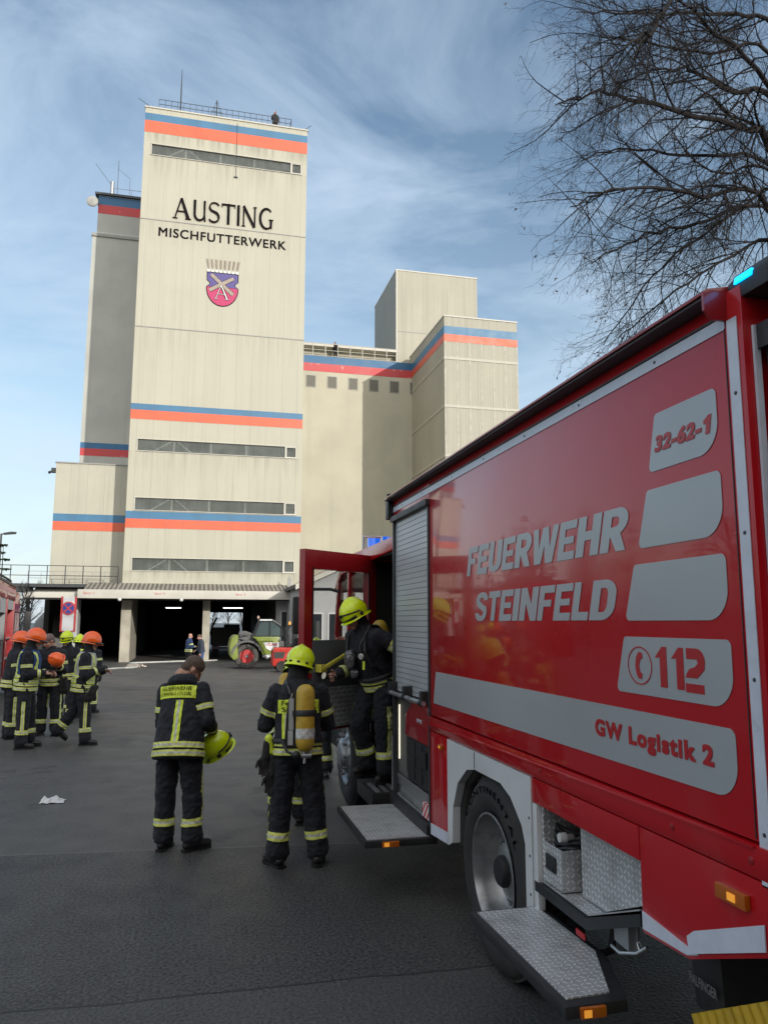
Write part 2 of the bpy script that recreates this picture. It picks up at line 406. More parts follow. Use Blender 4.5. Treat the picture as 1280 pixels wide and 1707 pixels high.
for a, b in STR:
    f = MB()
    for q in (-4.0, 5.50, 5.56, 6.21): f.box(q, q+0.06, YT-0.03, YT+0.2, a, b)
    f.box(5.62, 6.21, YT-0.03, YT+0.1, a, a+0.06).box(5.62, 6.21, YT-0.03, YT+0.1, b-0.06, b)
    f.box(-4.0, 6.3, YT-0.05, YT+0.05, b+0.001, b+0.035).box(-4.0, 6.3, YT-0.06, YT+0.05, a-0.04, a-0.001)
    wn = f.build('window_strip', fascia_m, tw)
    MB().box(-3.94, 5.50, YT+0.06, YT+0.09, a, b).build('pane', strip_glass, wn)
    MB().box(5.62, 6.21, YT+0.06, YT+0.09, a+0.06, b-0.06).build('pane', strip_glass, wn)
    for q in (-1.75, 0.6, 2.9): MB().box(q, q+0.13, YT+0.12, YT+0.2, a-0.0, b+0.0).build('upright', brace_m, wn)
    MB().tube([(-3.0, YT+0.16, a-0.0), (-1.8, YT+0.16, b+0.0)], 0.055, 4).build('brace', brace_m, wn); MB().tube([(-1.5, YT+0.16, b+0.0), (-0.55, YT+0.16, a-0.0)], 0.055, 4).build('brace', brace_m, wn)
bands(tw, TX0, TX1, YT, 36.46, 35.92, 35.06); bands(tw, TX0, TX1, YT, 15.97, 15.56, 14.94); bands(tw, TX0, TX1, YT, 8.93, 8.45, 7.86)
railing('roof_railing', tw, [(-3.6, 51.1, TZ+0.1), (5.5, 51.1, TZ+0.1)], 0.70, 0.42, dark_steel, (1.0, 0.5), 0.022, 0.014)
railing('roof_railing', tw, [(5.5, 51.1, TZ+0.1), (5.5, 56, TZ+0.1)], 0.70, 0.8, dark_steel, (1.0,), 0.022, 0.014)
MB().tube([(1.72, YT-0.05, TZ-0.2), (1.72, YT-0.05, 32.6)], 0.013, 5).box(1.60, 1.84, YT-0.09, YT-0.01, 32.52, 32.6).build('lightning_conductor', dark_steel, tw)
# lettering: flared capitals built from ribbons
def ribbon(mb, pts, ws, x0, z0, sx_, sz_, yy, th, capw=True):
    pts = [V((p[0], p[1], 0)) for p in pts]; L = []; Rr = []
    for i, p in enumerate(pts):
        d = (pts[min(i+1, len(pts)-1)]-pts[max(i-1, 0)]).normalized(); n = V((-d.y, d.x, 0))
        L.append(p+n*ws[i]/2); Rr.append(p-n*ws[i]/2)
    for i in range(len(pts)-1):
        q = [L[i], L[i+1], Rr[i+1], Rr[i]]
        mb.prism([(x0+a.x*sx_, z0+a.y*sz_) for a in q], 1, yy-th, yy)
def arc(cx, cy, rx, ry, a0, a1, n=12): return [(cx+rx*cos(R(a0+(a1-a0)*i/n)), cy+ry*sin(R(a0+(a1-a0)*i/n))) for i in range(n+1)]
def lw(n, a, b, c): return [a+(b-a)*2*i/n if i <= n/2 else b+(c-b)*(2*i/n-1) for i in range(n+1)]
GL = {
 'A': [([(0.08, 0.03), (0.40, 1.0)], [.09, .10]), ([(0.40, 1.0), (0.80, 0.03)], [.17, .23]), ([(0.2, .36), (0.62, .36)], [.07, .07]), ([(-.04, .02), (.22, .02)], [.05, .05]), ([(.64, .02), (.96, .02)], [.05, .05])],
 'U': [([(0.14, 1), (0.14, .33)], [.2, .18]), (arc(.42, .33, .28, .29, 180, 360), lw(12, .18, .13, .12)), ([(0.70, .33), (.70, 1)], [.12, .16]), ([(.70, .33), (.74, .0)], [.12, .12])],
 'S': [(arc(.33, .76, .27, .21, 25, 180, 8)+arc(.33, .74, .27, .20, 190, 255, 4)+arc(.30, .27, .28, .25, 75, 0, 6)+arc(.30, .25, .28, .22, -10, -155, 10), [.10]*9+[.15]*5+[.17]*7+[.12]*11)],
 'T': [([(.40, 0), (.40, 1)], [.2, .2]), ([(0, .95), (.80, .95)], [.10, .10]), ([(.03, .82), (.03, .98)], [.05, .06]), ([(.77, .82), (.77, .98)], [.05, .06])],
 'I': [([(.13, 0), (.13, 1)], [.21, .21])],
 'N': [([(.08, 0), (.08, 1)], [.10, .10]), ([(.06, 1), (.74, 0)], [.20, .20]), ([(.76, 0), (.76, 1)], [.10, .11]), ([(-.03, .02), (.18, .02)], [.05, .05]), ([(.66, .98), (.87, .98)], [.05, .05])],
 'G': [(arc(.46, .5, .40, .49, 48, 180, 10)+arc(.46, .5, .40, .49, 190, 305, 10), [.10, .11, .12, .13, .15, .17, .19, .20, .20, .20, .20, .20, .2, .19, .18, .16, .14, .13, .12, .11, .11, .11]), ([(.74, .46), (.74, .04)], [.19, .16]), ([(.60, .46), (.88, .46)], [.05, .05])]}
AUS = [('A', 232, 358), ('U', 370, 480), ('S', 492, 575), ('T', 590, 695), ('I', 703, 735), ('N', 750, 858), ('G', 880, 992)]
WID = {'A': .92, 'U': .84, 'S': .62, 'T': .80, 'I': .26, 'N': .86, 'G': .90}
for ch, a, b in AUS:
    mb = MB()
    X0 = -2.33+(a-232)*6.72/760; ww = (b-a)*6.72/760
    for k, (pts, ws) in enumerate(GL[ch]):
        ribbon(mb, pts, [q*.74 for q in ws], X0, 29.0, ww/WID[ch], 1.50, YT-0.02-0.004*k, 0.06)
    o = mb.build('letter', [black_letter, maroon], tw)
    for f in o.data.polygons:
        if abs(f.normal.y) < 0.5: f.material_index = 1
link_mesh('lettering', join_mesh([fit_text('MISCHFUTTERWERK', (-3.25+a, YT-0.02-.004*k, 27.61+b), (1, 0, 0), (0, 0, 1), 8.50, 0.62, 0, 0, 0.003, 1.12) for k, (a, b) in enumerate(((0, 0), (.03, 0), (0, .02), (.03, .02)))]), black_letter, tw)
# crest: wheat ears over a shield with crossed sails
cp = Mat('crest_pink', (0.46, 0.028, 0.12), 0.5); cb = Mat('crest_violet', (0.085, 0.065, 0.24), 0.5); cg = Mat('crest_grey', (0.34, 0.28, 0.23), 0.6, var=.2, vscale=9); cwh = Mat('crest_white', (0.7, 0.7, 0.66), 0.5)
CX = 1.05
def shield(k=0.0):
    r = [(-1.0-k, 25.42+k), (1.0+k, 25.42+k), (1.0+k, 24.85)]+[(1.0+k-.2*sin(pi*i/6), 24.85-.42*i/6) for i in range(1, 6)]+[(1.0+k, 24.43)]
    r += [(1.02*cos(R(a))*(1+k), 24.33+1.22*sin(R(a))*(1+k)) for a in range(0, -181, -12)]
    r += [(-1.0-k, 24.43)]+[(-1.0-k+.2*sin(pi*i/6), 24.43+.42*i/6) for i in range(1, 6)]+[(-1.0-k, 24.85)]
    return [(CX+a, b) for a, b in r]
sh = MB().prism(shield(0.05), 1, YT-0.02, YT-0.002).build('crest', black_letter, tw)
up_ = [(p[0], max(p[1], 24.42)) for p in shield() if p[1] > 24.40]; lo_ = [(p[0], min(p[1], 24.41)) for p in shield() if p[1] < 24.44]
MB().prism(up_, 1, YT-0.026, YT-0.021).build('field', cb, sh); MB().prism(lo_, 1, YT-0.026, YT-0.021).build('field', cp, sh)
for k, (a, b, c, d) in enumerate(((-.75, 25.28, .72, 23.95), (-.85, 24.15, .72, 25.12))):
    dx, dz = c-a, d-b; L = math.hypot(dx, dz); nx, nz_ = -dz/L*.12, dx/L*.12
    mb = MB(); mb.mi = 0
    mb.prism([(CX+a+nx, b+nz_), (CX+c+nx, d+nz_), (CX+c-nx, d-nz_), (CX+a-nx, b-nz_)], 1, YT-0.036-.004*k, YT-0.03-.004*k)
    nx *= 1.25; nz_ *= 1.25; mb.mi = 1
    mb.prism([(CX+a+nx, b+nz_), (CX+c+nx, d+nz_), (CX+c-nx, d-nz_), (CX+a-nx, b-nz_)], 1, YT-0.0295-.004*k, YT-0.027-.004*k)
    mb.build('sail', [cg, black_letter], sh)
mb = MB()
for k, (pts, ws) in enumerate(GL['A']): ribbon(mb, pts, [q*.8 for q in ws], CX-.5, 23.55, 1.05, 1.0, YT-0.046-.003*k, .004)
mb.mi = 1
for k, (pts, ws) in enumerate(GL['A']): ribbon(mb, pts, [q*.35 for q in ws], CX-.5, 23.55, 1.05, 1.0, YT-0.062-.003*k, .003)
mb.build('letter', [black_letter, cwh], sh)
mb = MB()
for i in range(8):
    xx = CX-.95+i*.272; mb.mi = 1; mb.ball((xx, YT-.03, 25.53), .105, 1, .2, 1, 10)
    mb.mi = 0; mb.ball((xx, YT-.03, 25.42), .06, 1.3, .25, .6, 8)
mb.build('pearl_row', [black_letter, cwh], sh)
mb = MB()
for i in range(8):
    xx = CX-.93+i*.268; ln = (i-3.5)*.035
    mb.tube([(xx, YT-.03, 25.6), (xx+ln, YT-.03, 26.35)], .014, 4)
    for k in range(7):
        zz = 25.75+k*.09; xk = xx+ln*(zz-25.6)/.75
        for s_ in (-1, 1): mb.tube([(xk, YT-.03, zz), (xk+s_*.085, YT-.03, zz+.11)], [.026, .006], 4)
mb.build('wheat_ears', cg, sh)
# roof antennas on the tower
mb = MB().tube([(-2.25, 53.0, TZ), (-2.25, 53.0, 40.0), (-2.25, 53.0, 41.6)], [.06, .045, .02], 6)
tag(mb.build('antenna_mast', dark_steel, None, (-2.25, 53.0, TZ)), 'tall thin mast rising from the left half of the mill tower roof', 'antenna')
mb = MB(); mb.tube([(.28, 52.6, TZ), (.28, 52.6, 39.3)], .04, 6)
for k in range(5):
    hw = .12+.13*k; zz = 39.05-k*.32
    mb.tube([(.28-hw, 52.6, zz), (.28+hw, 52.6, zz)], .018, 5)
mb.tube([(.28, 52.6, 39.3), (-.45, 52.6, TZ+.3)], .016, 4).tube([(.28, 52.6, 39.3), (1.0, 52.6, TZ+.3)], .016, 4)
tag(mb.build('antenna_mast', dark_steel, None, (.28, 52.6, TZ)), 'short christmas tree shaped antenna in the middle of the mill tower roof', 'antenna')
for a, b, lb in (((-3.6, 51.6, 37.0), (-5.0, 51.6, 37.85), 'slanting lightning rod at the left corner of the mill tower roof'), ((6.1, 51.6, 36.95), (7.0, 51.6, 37.75), 'slanting lightning rod at the right corner of the mill tower roof')):
    tag(MB().tube([a, b], .02, 5).build('lightning_rod', dark_steel, None, a), lb, 'rod')
# ------------------------------------------------------------------ annex to the left, in front of the silo block
an = thing('annex_building', 'low cream annex on the left of the mill tower with one blue and orange stripe', 'building', (-6.8, 53, 4.1))
MB().box(-9.08, TX0-.005, 53, 58.5, 4.0, 12.2).build('wall', annex_wall, an)
MB().box(-9.14, TX0-.005, 52.94, 58.55, 12.2, 12.28).build('roof_edge', trim_grey, an)
bands(an, -9.08, TX0-.01, 53, 8.88, 8.38, 7.80)
MB().box(-9.4, -9.14, 53.2, 53.5, 11.6, 11.9).tube([(-9.27, 53.35, 11.75), (-9.5, 53.1, 11.55)], [.06, .1], 8).build('floodlight', dark_steel, an)
# ------------------------------------------------------------------ grey silo block far left
sb_ = thing('silo_block', 'grey silo block standing in the shade behind the left side of the mill tower', 'building', (-6.5, 59, 12))
MB().box(-8.56, TX0-.01, 59, 68, 4.0, 31.2).build('wall', grey_wall, sb_)
mb = MB().prism([(59.0, 31.2), (68, 31.2), (68, 34.55), (59.25, 34.55), (59.25, 31.55)], 0, -8.30, TX0-.01); mb.build('upper_wall', grey_wall, sb_)
MB().box(-8.62, TX0-.012, 58.9, 59.3, 31.05, 31.28).build('ledge', trim_grey, sb_)
MB().box(-8.55, TX0-.012, 59.05, 68.1, 34.55, 34.72).build('parapet_cap', dark_steel, sb_)
bands(sb_, -8.30, TX0-.012, 59.25, 34.5, 33.80, 33.08, deep_blue, deep_red); bands(sb_, -8.56, TX0-.012, 59, 14.98, 14.55, 14.0, deep_blue, deep_red)
railing('roof_railing', sb_, [(-7.4, 60, 34.7), (-4.6, 60, 34.7)], 1.0, 1.2, steel, (1.0, .5), .02, .02)
mb = MB().ball((-8.70, 59.0, 33.85), .44, 1, .28, 1, 18).tube([(-8.75, 59.1, 33.9), (-8.3, 59.4, 34.0)], .06, 6)
tag(mb.build('satellite_dish', Mat('dish_white', (.36, .36, .34), .5, var=.1), None, (-8.75, 59, 33.4), 40), 'round dish on the left edge of the grey silo block', 'dish')
tag(MB().lathe([(.15, 0), (.15, 1.5), (.11, 1.55)], (-7.45, 60, 34.7), 2, 12).build('vent_pipe', steel, None, (-7.45, 60, 34.7)), 'short fat metal pipe on the roof of the grey silo block', 'pipe')
mb = MB().tube([(-7.1, 60.4, 34.7), (-7.1, 60.4, 38.3)], .022, 5).tube([(-7.1, 60.4, 37.6), (-6.2, 60.4, 36.9)], .015, 4).tube([(-6.2, 60.4, 34.7), (-6.2, 60.4, 36.9)], .015, 4).tube([(-7.5, 60.2, 36.0), (-8.8, 60.2, 37.7)], .02, 4)
tag(mb.build('wire_aerial', dark_steel, None, (-7.1, 60.4, 34.7)), 'thin wire aerial beside the pipe on the grey silo block', 'antenna')
# ------------------------------------------------------------------ recessed silo building between the towers
rb = thing('silo_building', 'cream silo building set back between the two towers with six small dark windows', 'building', (12.5, 62, 0))
MB().box(TX1+.01, 24, 62, 75, -.6, 24.1).build('wall', rough_wall, rb)
bands(rb, TX1+.02, 17.44, 62, 24.1, 23.45, 22.75, deep_blue, deep_red)
for i in range(6):
    x0 = 8.32+i*1.79
    f = MB().box(x0, x0+.82, 61.96, 61.999, 21.36, 22.40).build('window', trim_grey, rb)
    MB().box(x0+.06, x0+.76, 61.945, 61.959, 21.42, 22.34).build('pane', Mat('mesh_grey', (.13, .125, .10), .6, var=.15, vscale=3), f)
MB().box(TX1+.01, 16.3, 63.6, 66, 24.1, 25.25).build('gallery_wall', dirty_panel, rb)
MB().box(TX1+.01, 16.3, 62.7, 66.3, 25.25, 25.5).build('gallery_roof', fascia_m, rb)
railing('gallery_railing', rb, [(TX1+.1, 62.1, 24.1), (16.3, 62.1, 24.1)], 1.15, 1.05, fascia_m, (1.0, .5, .08), .025, .035)
# ------------------------------------------------------------------ right tower and the penthouse behind it
rt_ = thing('panel_tower', 'streaky panelled tower on the right with a stripe wrapping round its top', 'tower', (20.3, 53, -.5))
MB().box(17.45, 23.3, 53, 62.6, -.6, 24.8).build('wall', dirty_panel, rt_)
MB().box(17.40, 23.35, 52.95, 62.65, 24.8, 24.9).build('parapet_cap', fascia_m, rt_)
mb = MB()
for zz in (21.55, 17.85, 14.1, 10.3, 6.5): mb.box(17.41, 23.34, 52.96, 62.64, zz-.09, zz+.09)
mb.build('joint_trim', Mat('joint_strip', (.45, .43, .36), .6, var=.1), rt_)
mb = MB()
for i in range(7):
    x0 = 17.5+i*.96
    for a, b in ((21.64, 22.85), (17.94, 21.46), (14.19, 17.76)): mb.box(x0-.07, x0+.07, 52.985, 52.999, a, b)
mb.build('rain_streak_trim', Mat('streak', (.43, .41, .345), .8, var=.15, vscale=2), rt_)
for nm, mm, a, b in (('blue_stripe', blue_band, 23.42, 24.05), ('red_stripe', red_band, 22.85, 23.419)):
    MB().box(17.43, 23.32, 52.98, 52.999, a, b).box(17.43, 17.449, 53.0, 61.99, a, b).build(nm, mm, rt_)
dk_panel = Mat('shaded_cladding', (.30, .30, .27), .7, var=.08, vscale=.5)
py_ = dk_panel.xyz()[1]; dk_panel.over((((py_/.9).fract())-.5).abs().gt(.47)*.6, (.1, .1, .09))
ph = thing('penthouse_block', 'windowless clad block on the roof behind the right hand tower', 'building', (20, 63, 24.1))
MB().box(16.38, 23.9, 63, 71.5, 24.0, 32.95).build('wall', dirty_panel, ph)
MB().box(16.33, 16.379, 63.02, 71.5, 24.0, 32.95).build('side_cladding', dk_panel, ph)
MB().box(16.30, 23.95, 62.96, 71.55, 32.95, 33.06).box(16.30, 16.42, 62.95, 62.999, 24.1, 32.95).build('edge_trim', fascia_m, ph)
MB().box(16.45, 23.9, 62.97, 62.999, 27.3, 27.38).build('joint_trim', trim_grey, ph)
# ------------------------------------------------------------------ loading hall under the tower
lh = thing('loading_hall', 'dark drive-through loading hall with a long low canopy under the mill tower', 'hall', (0, 51, -.5))
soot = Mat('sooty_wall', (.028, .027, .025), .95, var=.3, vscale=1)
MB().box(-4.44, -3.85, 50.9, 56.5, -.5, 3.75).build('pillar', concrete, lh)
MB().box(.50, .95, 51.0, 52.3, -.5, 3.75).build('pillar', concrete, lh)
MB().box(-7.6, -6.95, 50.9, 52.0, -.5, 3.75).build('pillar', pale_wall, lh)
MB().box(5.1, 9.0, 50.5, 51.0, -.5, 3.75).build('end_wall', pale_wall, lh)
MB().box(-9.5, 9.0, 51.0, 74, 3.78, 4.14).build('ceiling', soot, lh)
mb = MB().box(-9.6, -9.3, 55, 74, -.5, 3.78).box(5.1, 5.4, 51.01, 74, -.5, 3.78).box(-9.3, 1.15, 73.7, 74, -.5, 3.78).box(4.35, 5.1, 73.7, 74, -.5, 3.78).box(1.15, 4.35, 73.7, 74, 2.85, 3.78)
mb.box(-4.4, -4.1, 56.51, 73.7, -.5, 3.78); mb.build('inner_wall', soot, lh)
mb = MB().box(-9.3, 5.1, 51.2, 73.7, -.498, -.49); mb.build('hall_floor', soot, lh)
for (x0, x1, yy, zz) in ((-2.0, -.95, 57, 2.95), (2.0, 3.4, 58, 2.98)):
    f = MB().box(x0-.05, x1+.05, yy-.1, yy+.1, zz+.02, zz+.10).tube([(x0+.2, yy, zz+.1), (x0+.2, yy, 3.78)], .012, 4).tube([(x1-.2, yy, zz+.1), (x1-.2, yy, 3.78)], .012, 4).build('tube_light', trim_grey, lh)
    MB().tube([(x0, yy, zz), (x1, yy, zz)], .035, 8).build('lit_tube', Mat('lit_tube', (.9, .9, .9), .5, emit=((.92, 1, 1), 2.2)), f)
mb = MB().prism([(48.9, 3.86), (51.0, 4.36), (51.0, 4.30), (48.9, 3.80)], 0, -6.45, 6.55); mb.build('canopy_roof', roof_sheet, lh)
mb = MB().prism([(49.4, 3.72), (53.0, 4.0), (53.0, 3.94), (49.4, 3.66)], 0, -9.7, -6.46); mb.build('canopy_roof', roof_sheet, lh)
mb = MB().box(-6.75, 6.6, 48.78, 48.9, 3.34, 3.86); f1 = mb.build('fascia', fascia_m, lh, bevel=.02)
MB().box(-9.75, -6.76, 49.28, 49.4, 3.25, 3.70).build('fascia', fascia_m, lh, bevel=.02)
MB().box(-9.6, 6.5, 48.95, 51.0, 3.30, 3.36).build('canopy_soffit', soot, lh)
for px_, t in ((139, 'Spur 1'), (258, 'Spur 2'), (393, 'Spur 3')):
    p = onY(px_, 991, 48.77)
    link_mesh('lettering', fit_text(t, (p.x, 48.775, 3.55), (1, 0, 0), (0, 0, 1), .60, .16, 0.0, 0, .004), red_sign, f1)
for px_ in (200, 303):
    p = onY(px_, 997, 48.85); MB().ball((p.x, 48.85, 3.28), .12, 1, 1, .9, 12).tube([(p.x, 48.85, 3.35), (p.x, 48.85, 3.4)], .05, 6).build('lamp', Mat('lamp_opal', (.6, .6, .58), .4), lh, smooth=60)
mb = MB().box(5.72, 5.95, 49.8, 49.95, 4.2, 4.75).tube([(5.83, 49.88, 4.0), (5.83, 49.88, 4.9)], .03, 6).build('switch_box', trim_grey, lh)
# raised walkway with railing on the left
wk_ = thing('walkway', 'raised steel walkway with railings along the annex above the canopy', 'walkway', (-7.5, 50.5, -.5))
MB().box(-16, -4.6, 50.6, 52.2, 4.05, 4.25).box(-16, -9.8, 50.7, 52.1, 3.75, 4.05).build('deck', dark_steel, wk_)
railing('railing', wk_, [(-16, 50.65, 4.25), (-4.7, 50.65, 4.25)], 1.1, 1.02, dark_steel, (1.0, .45), .022, .03)
railing('railing', wk_, [(-10.2, 52.3, 4.25), (-4.9, 52.3, 4.25)], .85, .75, trim_grey, (1.0, .5), .014, .012)
for xx in (-15.5, -12.5, -10.0): MB().box(xx, xx+.2, 51.2, 51.4, gz(51), 3.75).build('support_post', dark_steel, wk_)
# ------------------------------------------------------------------ gabled office on the right
of = thing('office_building', 'pale grey gabled office with white framed windows right of the loading hall', 'building', (9.6, 44, -.5))
MB().prism([(5.75, -.5), (13.7, -.5), (13.7, 4.0), (9.72, 5.72), (5.75, 4.0)], 1, 44, 50.4).build('wall', pale_wall, of)
for sgn in (-1, 1):
    xe = 9.72+sgn*4.3; MB().prism([(9.72, 5.77), (xe, 3.85), (xe, 4.03), (9.72, 5.97)], 1, 43.4, 50.8).build('roof', Mat('roof_tile', (.10, .095, .09), .8, var=.2, vscale=6, bump=.4, bscale=12), of)
    MB().prism([(9.72, 5.72), (xe, 3.75), (xe, 4.05), (9.72, 5.99)], 1, 43.33, 43.39).build('verge_board', fascia_m, of)
def window(parent, x0, x1, z0, z1, yf, m=None):
    f = MB()
    for a in ((x0, x0+.09, z0, z1), (x1-.09, x1, z0, z1), (x0+.09, x1-.09, z0, z0+.09), (x0+.09, x1-.09, z1-.09, z1)): f.box(a[0], a[1], yf-.05, yf-.001, a[2], a[3])
    o = f.build('window', m or Mat('window_white', (.6, .6, .6), .4), parent)
    MB().box(x0+.09, x1-.09, yf-.02, yf-.005, z0+.09, z1-.09).build('pane', dark_glass, o)
for a, b in ((6.3, 7.1), (7.35, 8.3), (8.6, 9.6), (9.9, 11.1)): window(of, a, b, .6, 2.5, 44)
for a, b in ((5.35, 6.2), (6.35, 7.2)): window(lh, a, b, .2, 2.7, 50.5)
# background trees beyond the yard are built with the vegetation below
# ================================================================== THE BIG FIRE TRUCK
XT = 1.66
red_paint = Mat('fire_red_paint', (0.46, 0.006, 0.012), 0.30, spec=.2, coat=0.7, var=0.03, vscale=0.6)
red_paint.bump(red_paint.noise(2.6, 2), 0.10, 0.02); red_paint.b.inputs['Coat Roughness'].default_value = 0.025
red_paint.over(red_paint.noise(1.7, 7, dist=.8).smooth(.50, .80, 0, .10), (.30, .22, .19)); red_paint.link('Coat Roughness', red_paint.noise(2.2, 6).smooth(.35, .7, .02, .12))
red_dull = Mat('red_paint_plain', (0.30, 0.010, 0.014), 0.35, coat=0.5, var=0.06, vscale=4)
film_grey = Mat('grey_film', (0.40, 0.42, 0.44), 0.36, metal=0.2, var=0.015, vscale=0.8)
film_red = Mat('red_film', (0.42, 0.012, 0.018), 0.4, var=0.02)
film_white = Mat('reflective_white', (0.60, 0.63, 0.72), 0.35, var=0.06, vscale=14)
fy = film_white.xyz()[2]
white_paint = Mat('white_paint', (0.66, 0.67, 0.68), 0.35, var=0.05, vscale=2, coat=0.3)
white_paint.over(white_paint.noise(3, 6).smooth(.55, .8, 0, .3), (.35, .33, .30))
black_pl = Mat('black_plastic', (0.022, 0.023, 0.025), 0.5, var=0.2, vscale=12, bump=0.1, bscale=200)
rubber = Mat('tyre_rubber', (0.026, 0.025, 0.024), 0.82, var=0.25, vscale=7, bump=0.3, bscale=90)
rubber.over(rubber.noise(4, 5).smooth(.5, .8, 0, .5), (.07, .062, .052))
chassis = Mat('chassis_black', (0.012, 0.012, 0.013), 0.7, var=0.3, vscale=5)
rim_m = Mat('rim_silver', (0.36, 0.37, 0.38), 0.38, metal=0.75, var=0.12, vscale=6)
rim_m.over(rim_m.noise(7, 6).smooth(.42, .7, 0, .7), (.14, .125, .11))
alu = Mat('aluminium', (0.55, 0.56, 0.57), 0.35, metal=0.8, var=0.08, vscale=10)
grey_in = Mat('grey_interior', (0.27, 0.28, 0.285), 0.6, var=0.06, vscale=4)
amber = Mat('amber_lens', (0.45, 0.11, 0.008), 0.2, coat=0.6)
amber_lit = Mat('amber_lit', (0.8, 0.3, 0.03), 0.3, emit=((1.0, 0.42, 0.05), 0.3))
blue_lit = Mat('blue_lit', (0.02, 0.25, 0.8), 0.2, emit=((0.0, 0.42, 1.0), 1.6))
blue_lens = Mat('blue_lens', (0.01, 0.07, 0.6), 0.1, coat=1.0, emit=((0.02, 0.2, 1.0), 0.35))
glass_m = Mat('window_glass', (0.04, 0.05, 0.05), 0.03, alpha=0.22, spec=0.6)
def tread(name, ax, cell=0.042, base=(0.46, 0.47, 0.48), top=(0.92, 0.93, 0.94), rough=0.36, metal=0.2):
    mt = Mat(name, base, rough, metal)
    c = mt.xyz(); u, v = c[ax[0]]/cell, c[ax[1]]/cell
    par = ((u.floor()+v.floor())/2).fract().gt(0.25); sg = par*2-1
    fu, fv = u.fract()-0.5, v.fract()-0.5
    a = (fu+fv*sg)*0.7071; b = (fu-fv*sg)*0.7071
    d = (a/0.56).op('POWER', 2)+(b/0.15).op('POWER', 2)
    msk = d.smooth(0.35, 1.0, 1.0, 0.0)
    dirt = mt.noise(9, 6).smooth(.4, .75, 0, .55)
    mt.setc(mt.mixc(msk, base, top)); mt.over(dirt, (0.22, 0.22, 0.215))
    mt.bump(msk, 0.9, 0.004); return mt
tread_xy = tread('tread_plate_floor', (0, 1), .028); tread_yz = tread('tread_plate_side', (1, 2), .028); tread_xzb = tread('tread_plate_end', (0, 2), .028); tread_xz = tread('tread_plate_door', (0, 2), 0.042, (0.36, 0.365, 0.38), (0.90, 0.91, 0.93), 0.4, .15)
tk = thing('fire_truck', 'big red fire truck with grey lettering on its box body and an open cab door', 'fire truck', (2.9, 4.3, 0))
def part(mb, name, m, parent=None, **k): return mb.build(name, m, parent or tk, **k)
# --- box body -----------------------------------------------------------
mb = MB()
mb.box(XT, 4.16, 2.02, 5.44, 1.27, 3.00)                    # main box behind the shutter
mb.box(XT, 4.16, 5.44, 6.53, 2.80, 3.00)                    # above the shutter
mb.box(2.75, 4.16, 5.44, 6.53, 0.50, 2.80)                  # far side of the open locker
mb.box(XT, 2.75, 6.49, 6.53, 0.42, 2.80)
box_ = part(mb, 'box_body', red_paint, bevel=0.012)
mb = MB(); mb.prism([(XT-.012, 1.262), (XT-.012, 1.20), (XT-.004, 1.165), (XT+.3, 1.165), (XT+.3, 1.262)], 1, 2.0, 5.44); part(mb, 'lower_rail', red_paint, bevel=0.004)
mb = MB().prism([(5.44, 1.215), (2.1, 1.262), (2.1, 1.255), (5.44, 1.207)], 0, XT-.020, XT-.0125); part(mb, 'crease_line', red_paint, box_)
for yy in (2.12, 2.52, 3.6): part(MB().lathe([(.0, -.006), (.011, -.004), (.013, 0)], (XT-.012, yy, 1.215), 0, 10), 'rivet', red_dull, box_)
# awning cassette along the top edge
mb = MB().prism([(1.575, 2.985), (1.575, 2.996), (1.60, 3.012), (1.9, 3.07), (4.16, 3.07), (4.16, 3.001), (1.66, 3.001)], 1, 2.10, 6.53); part(mb, 'roof_edge', red_dull, bevel=0.006)
MBu = MB().box(1.585, 1.659, 2.10, 6.53, 2.975, 2.984); part(MBu, 'roof_underside', Mat('awning_grey', (.055, .048, .05), .6, var=.1))
mb = MB().prism([(1.575, 2.93), (1.60, 2.90), (1.66, 2.90), (1.66, 3.0), (1.575, 2.99)], 1, 2.088, 2.099); part(mb, 'end_cap', red_dull)
mb = MB().box(XT-.006, XT-.001, 2.09, 6.53, 2.922, 2.930); part(mb, 'rubber_seal', black_pl)
mb = MB().box(XT-.05, XT+.03, 6.50, 6.60, 2.82, 2.98).tube([(XT-.03, 6.55, 2.98), (XT-.03, 6.55, 3.05)], .02, 6); part(mb, 'awning_bracket', black_pl, bevel=.01)
# reflective strips
part(MB().prism(rounded([(6.52, 2.875), (2.10, 2.875), (2.10, 2.918), (6.52, 2.918)], .01), 0, XT-.004, XT-.001), 'reflective_strip', film_white)
part(MB().box(XT-.004, XT-.001, 2.043, 2.090, 1.15, 2.90), 'reflective_strip', film_white)
part(MB().box(XT-.003, XT-.001, 2.103, 2.107, 1.28, 2.92), 'panel_gap', black_pl)
mb = MB()
for yy in (2.5, 3.1, 3.7, 4.3, 4.9, 5.6, 6.2): mb.lathe([(0, -.003), (.006, -.002), (.007, 0)], (XT-.004, yy, 2.897), 0, 8)
for zz in (1.3, 1.75, 2.2, 2.65): mb.lathe([(0, -.003), (.006, -.002), (.007, 0)], (XT-.004, 2.066, zz), 0, 8)
part(mb, 'screw_row', dark_steel)
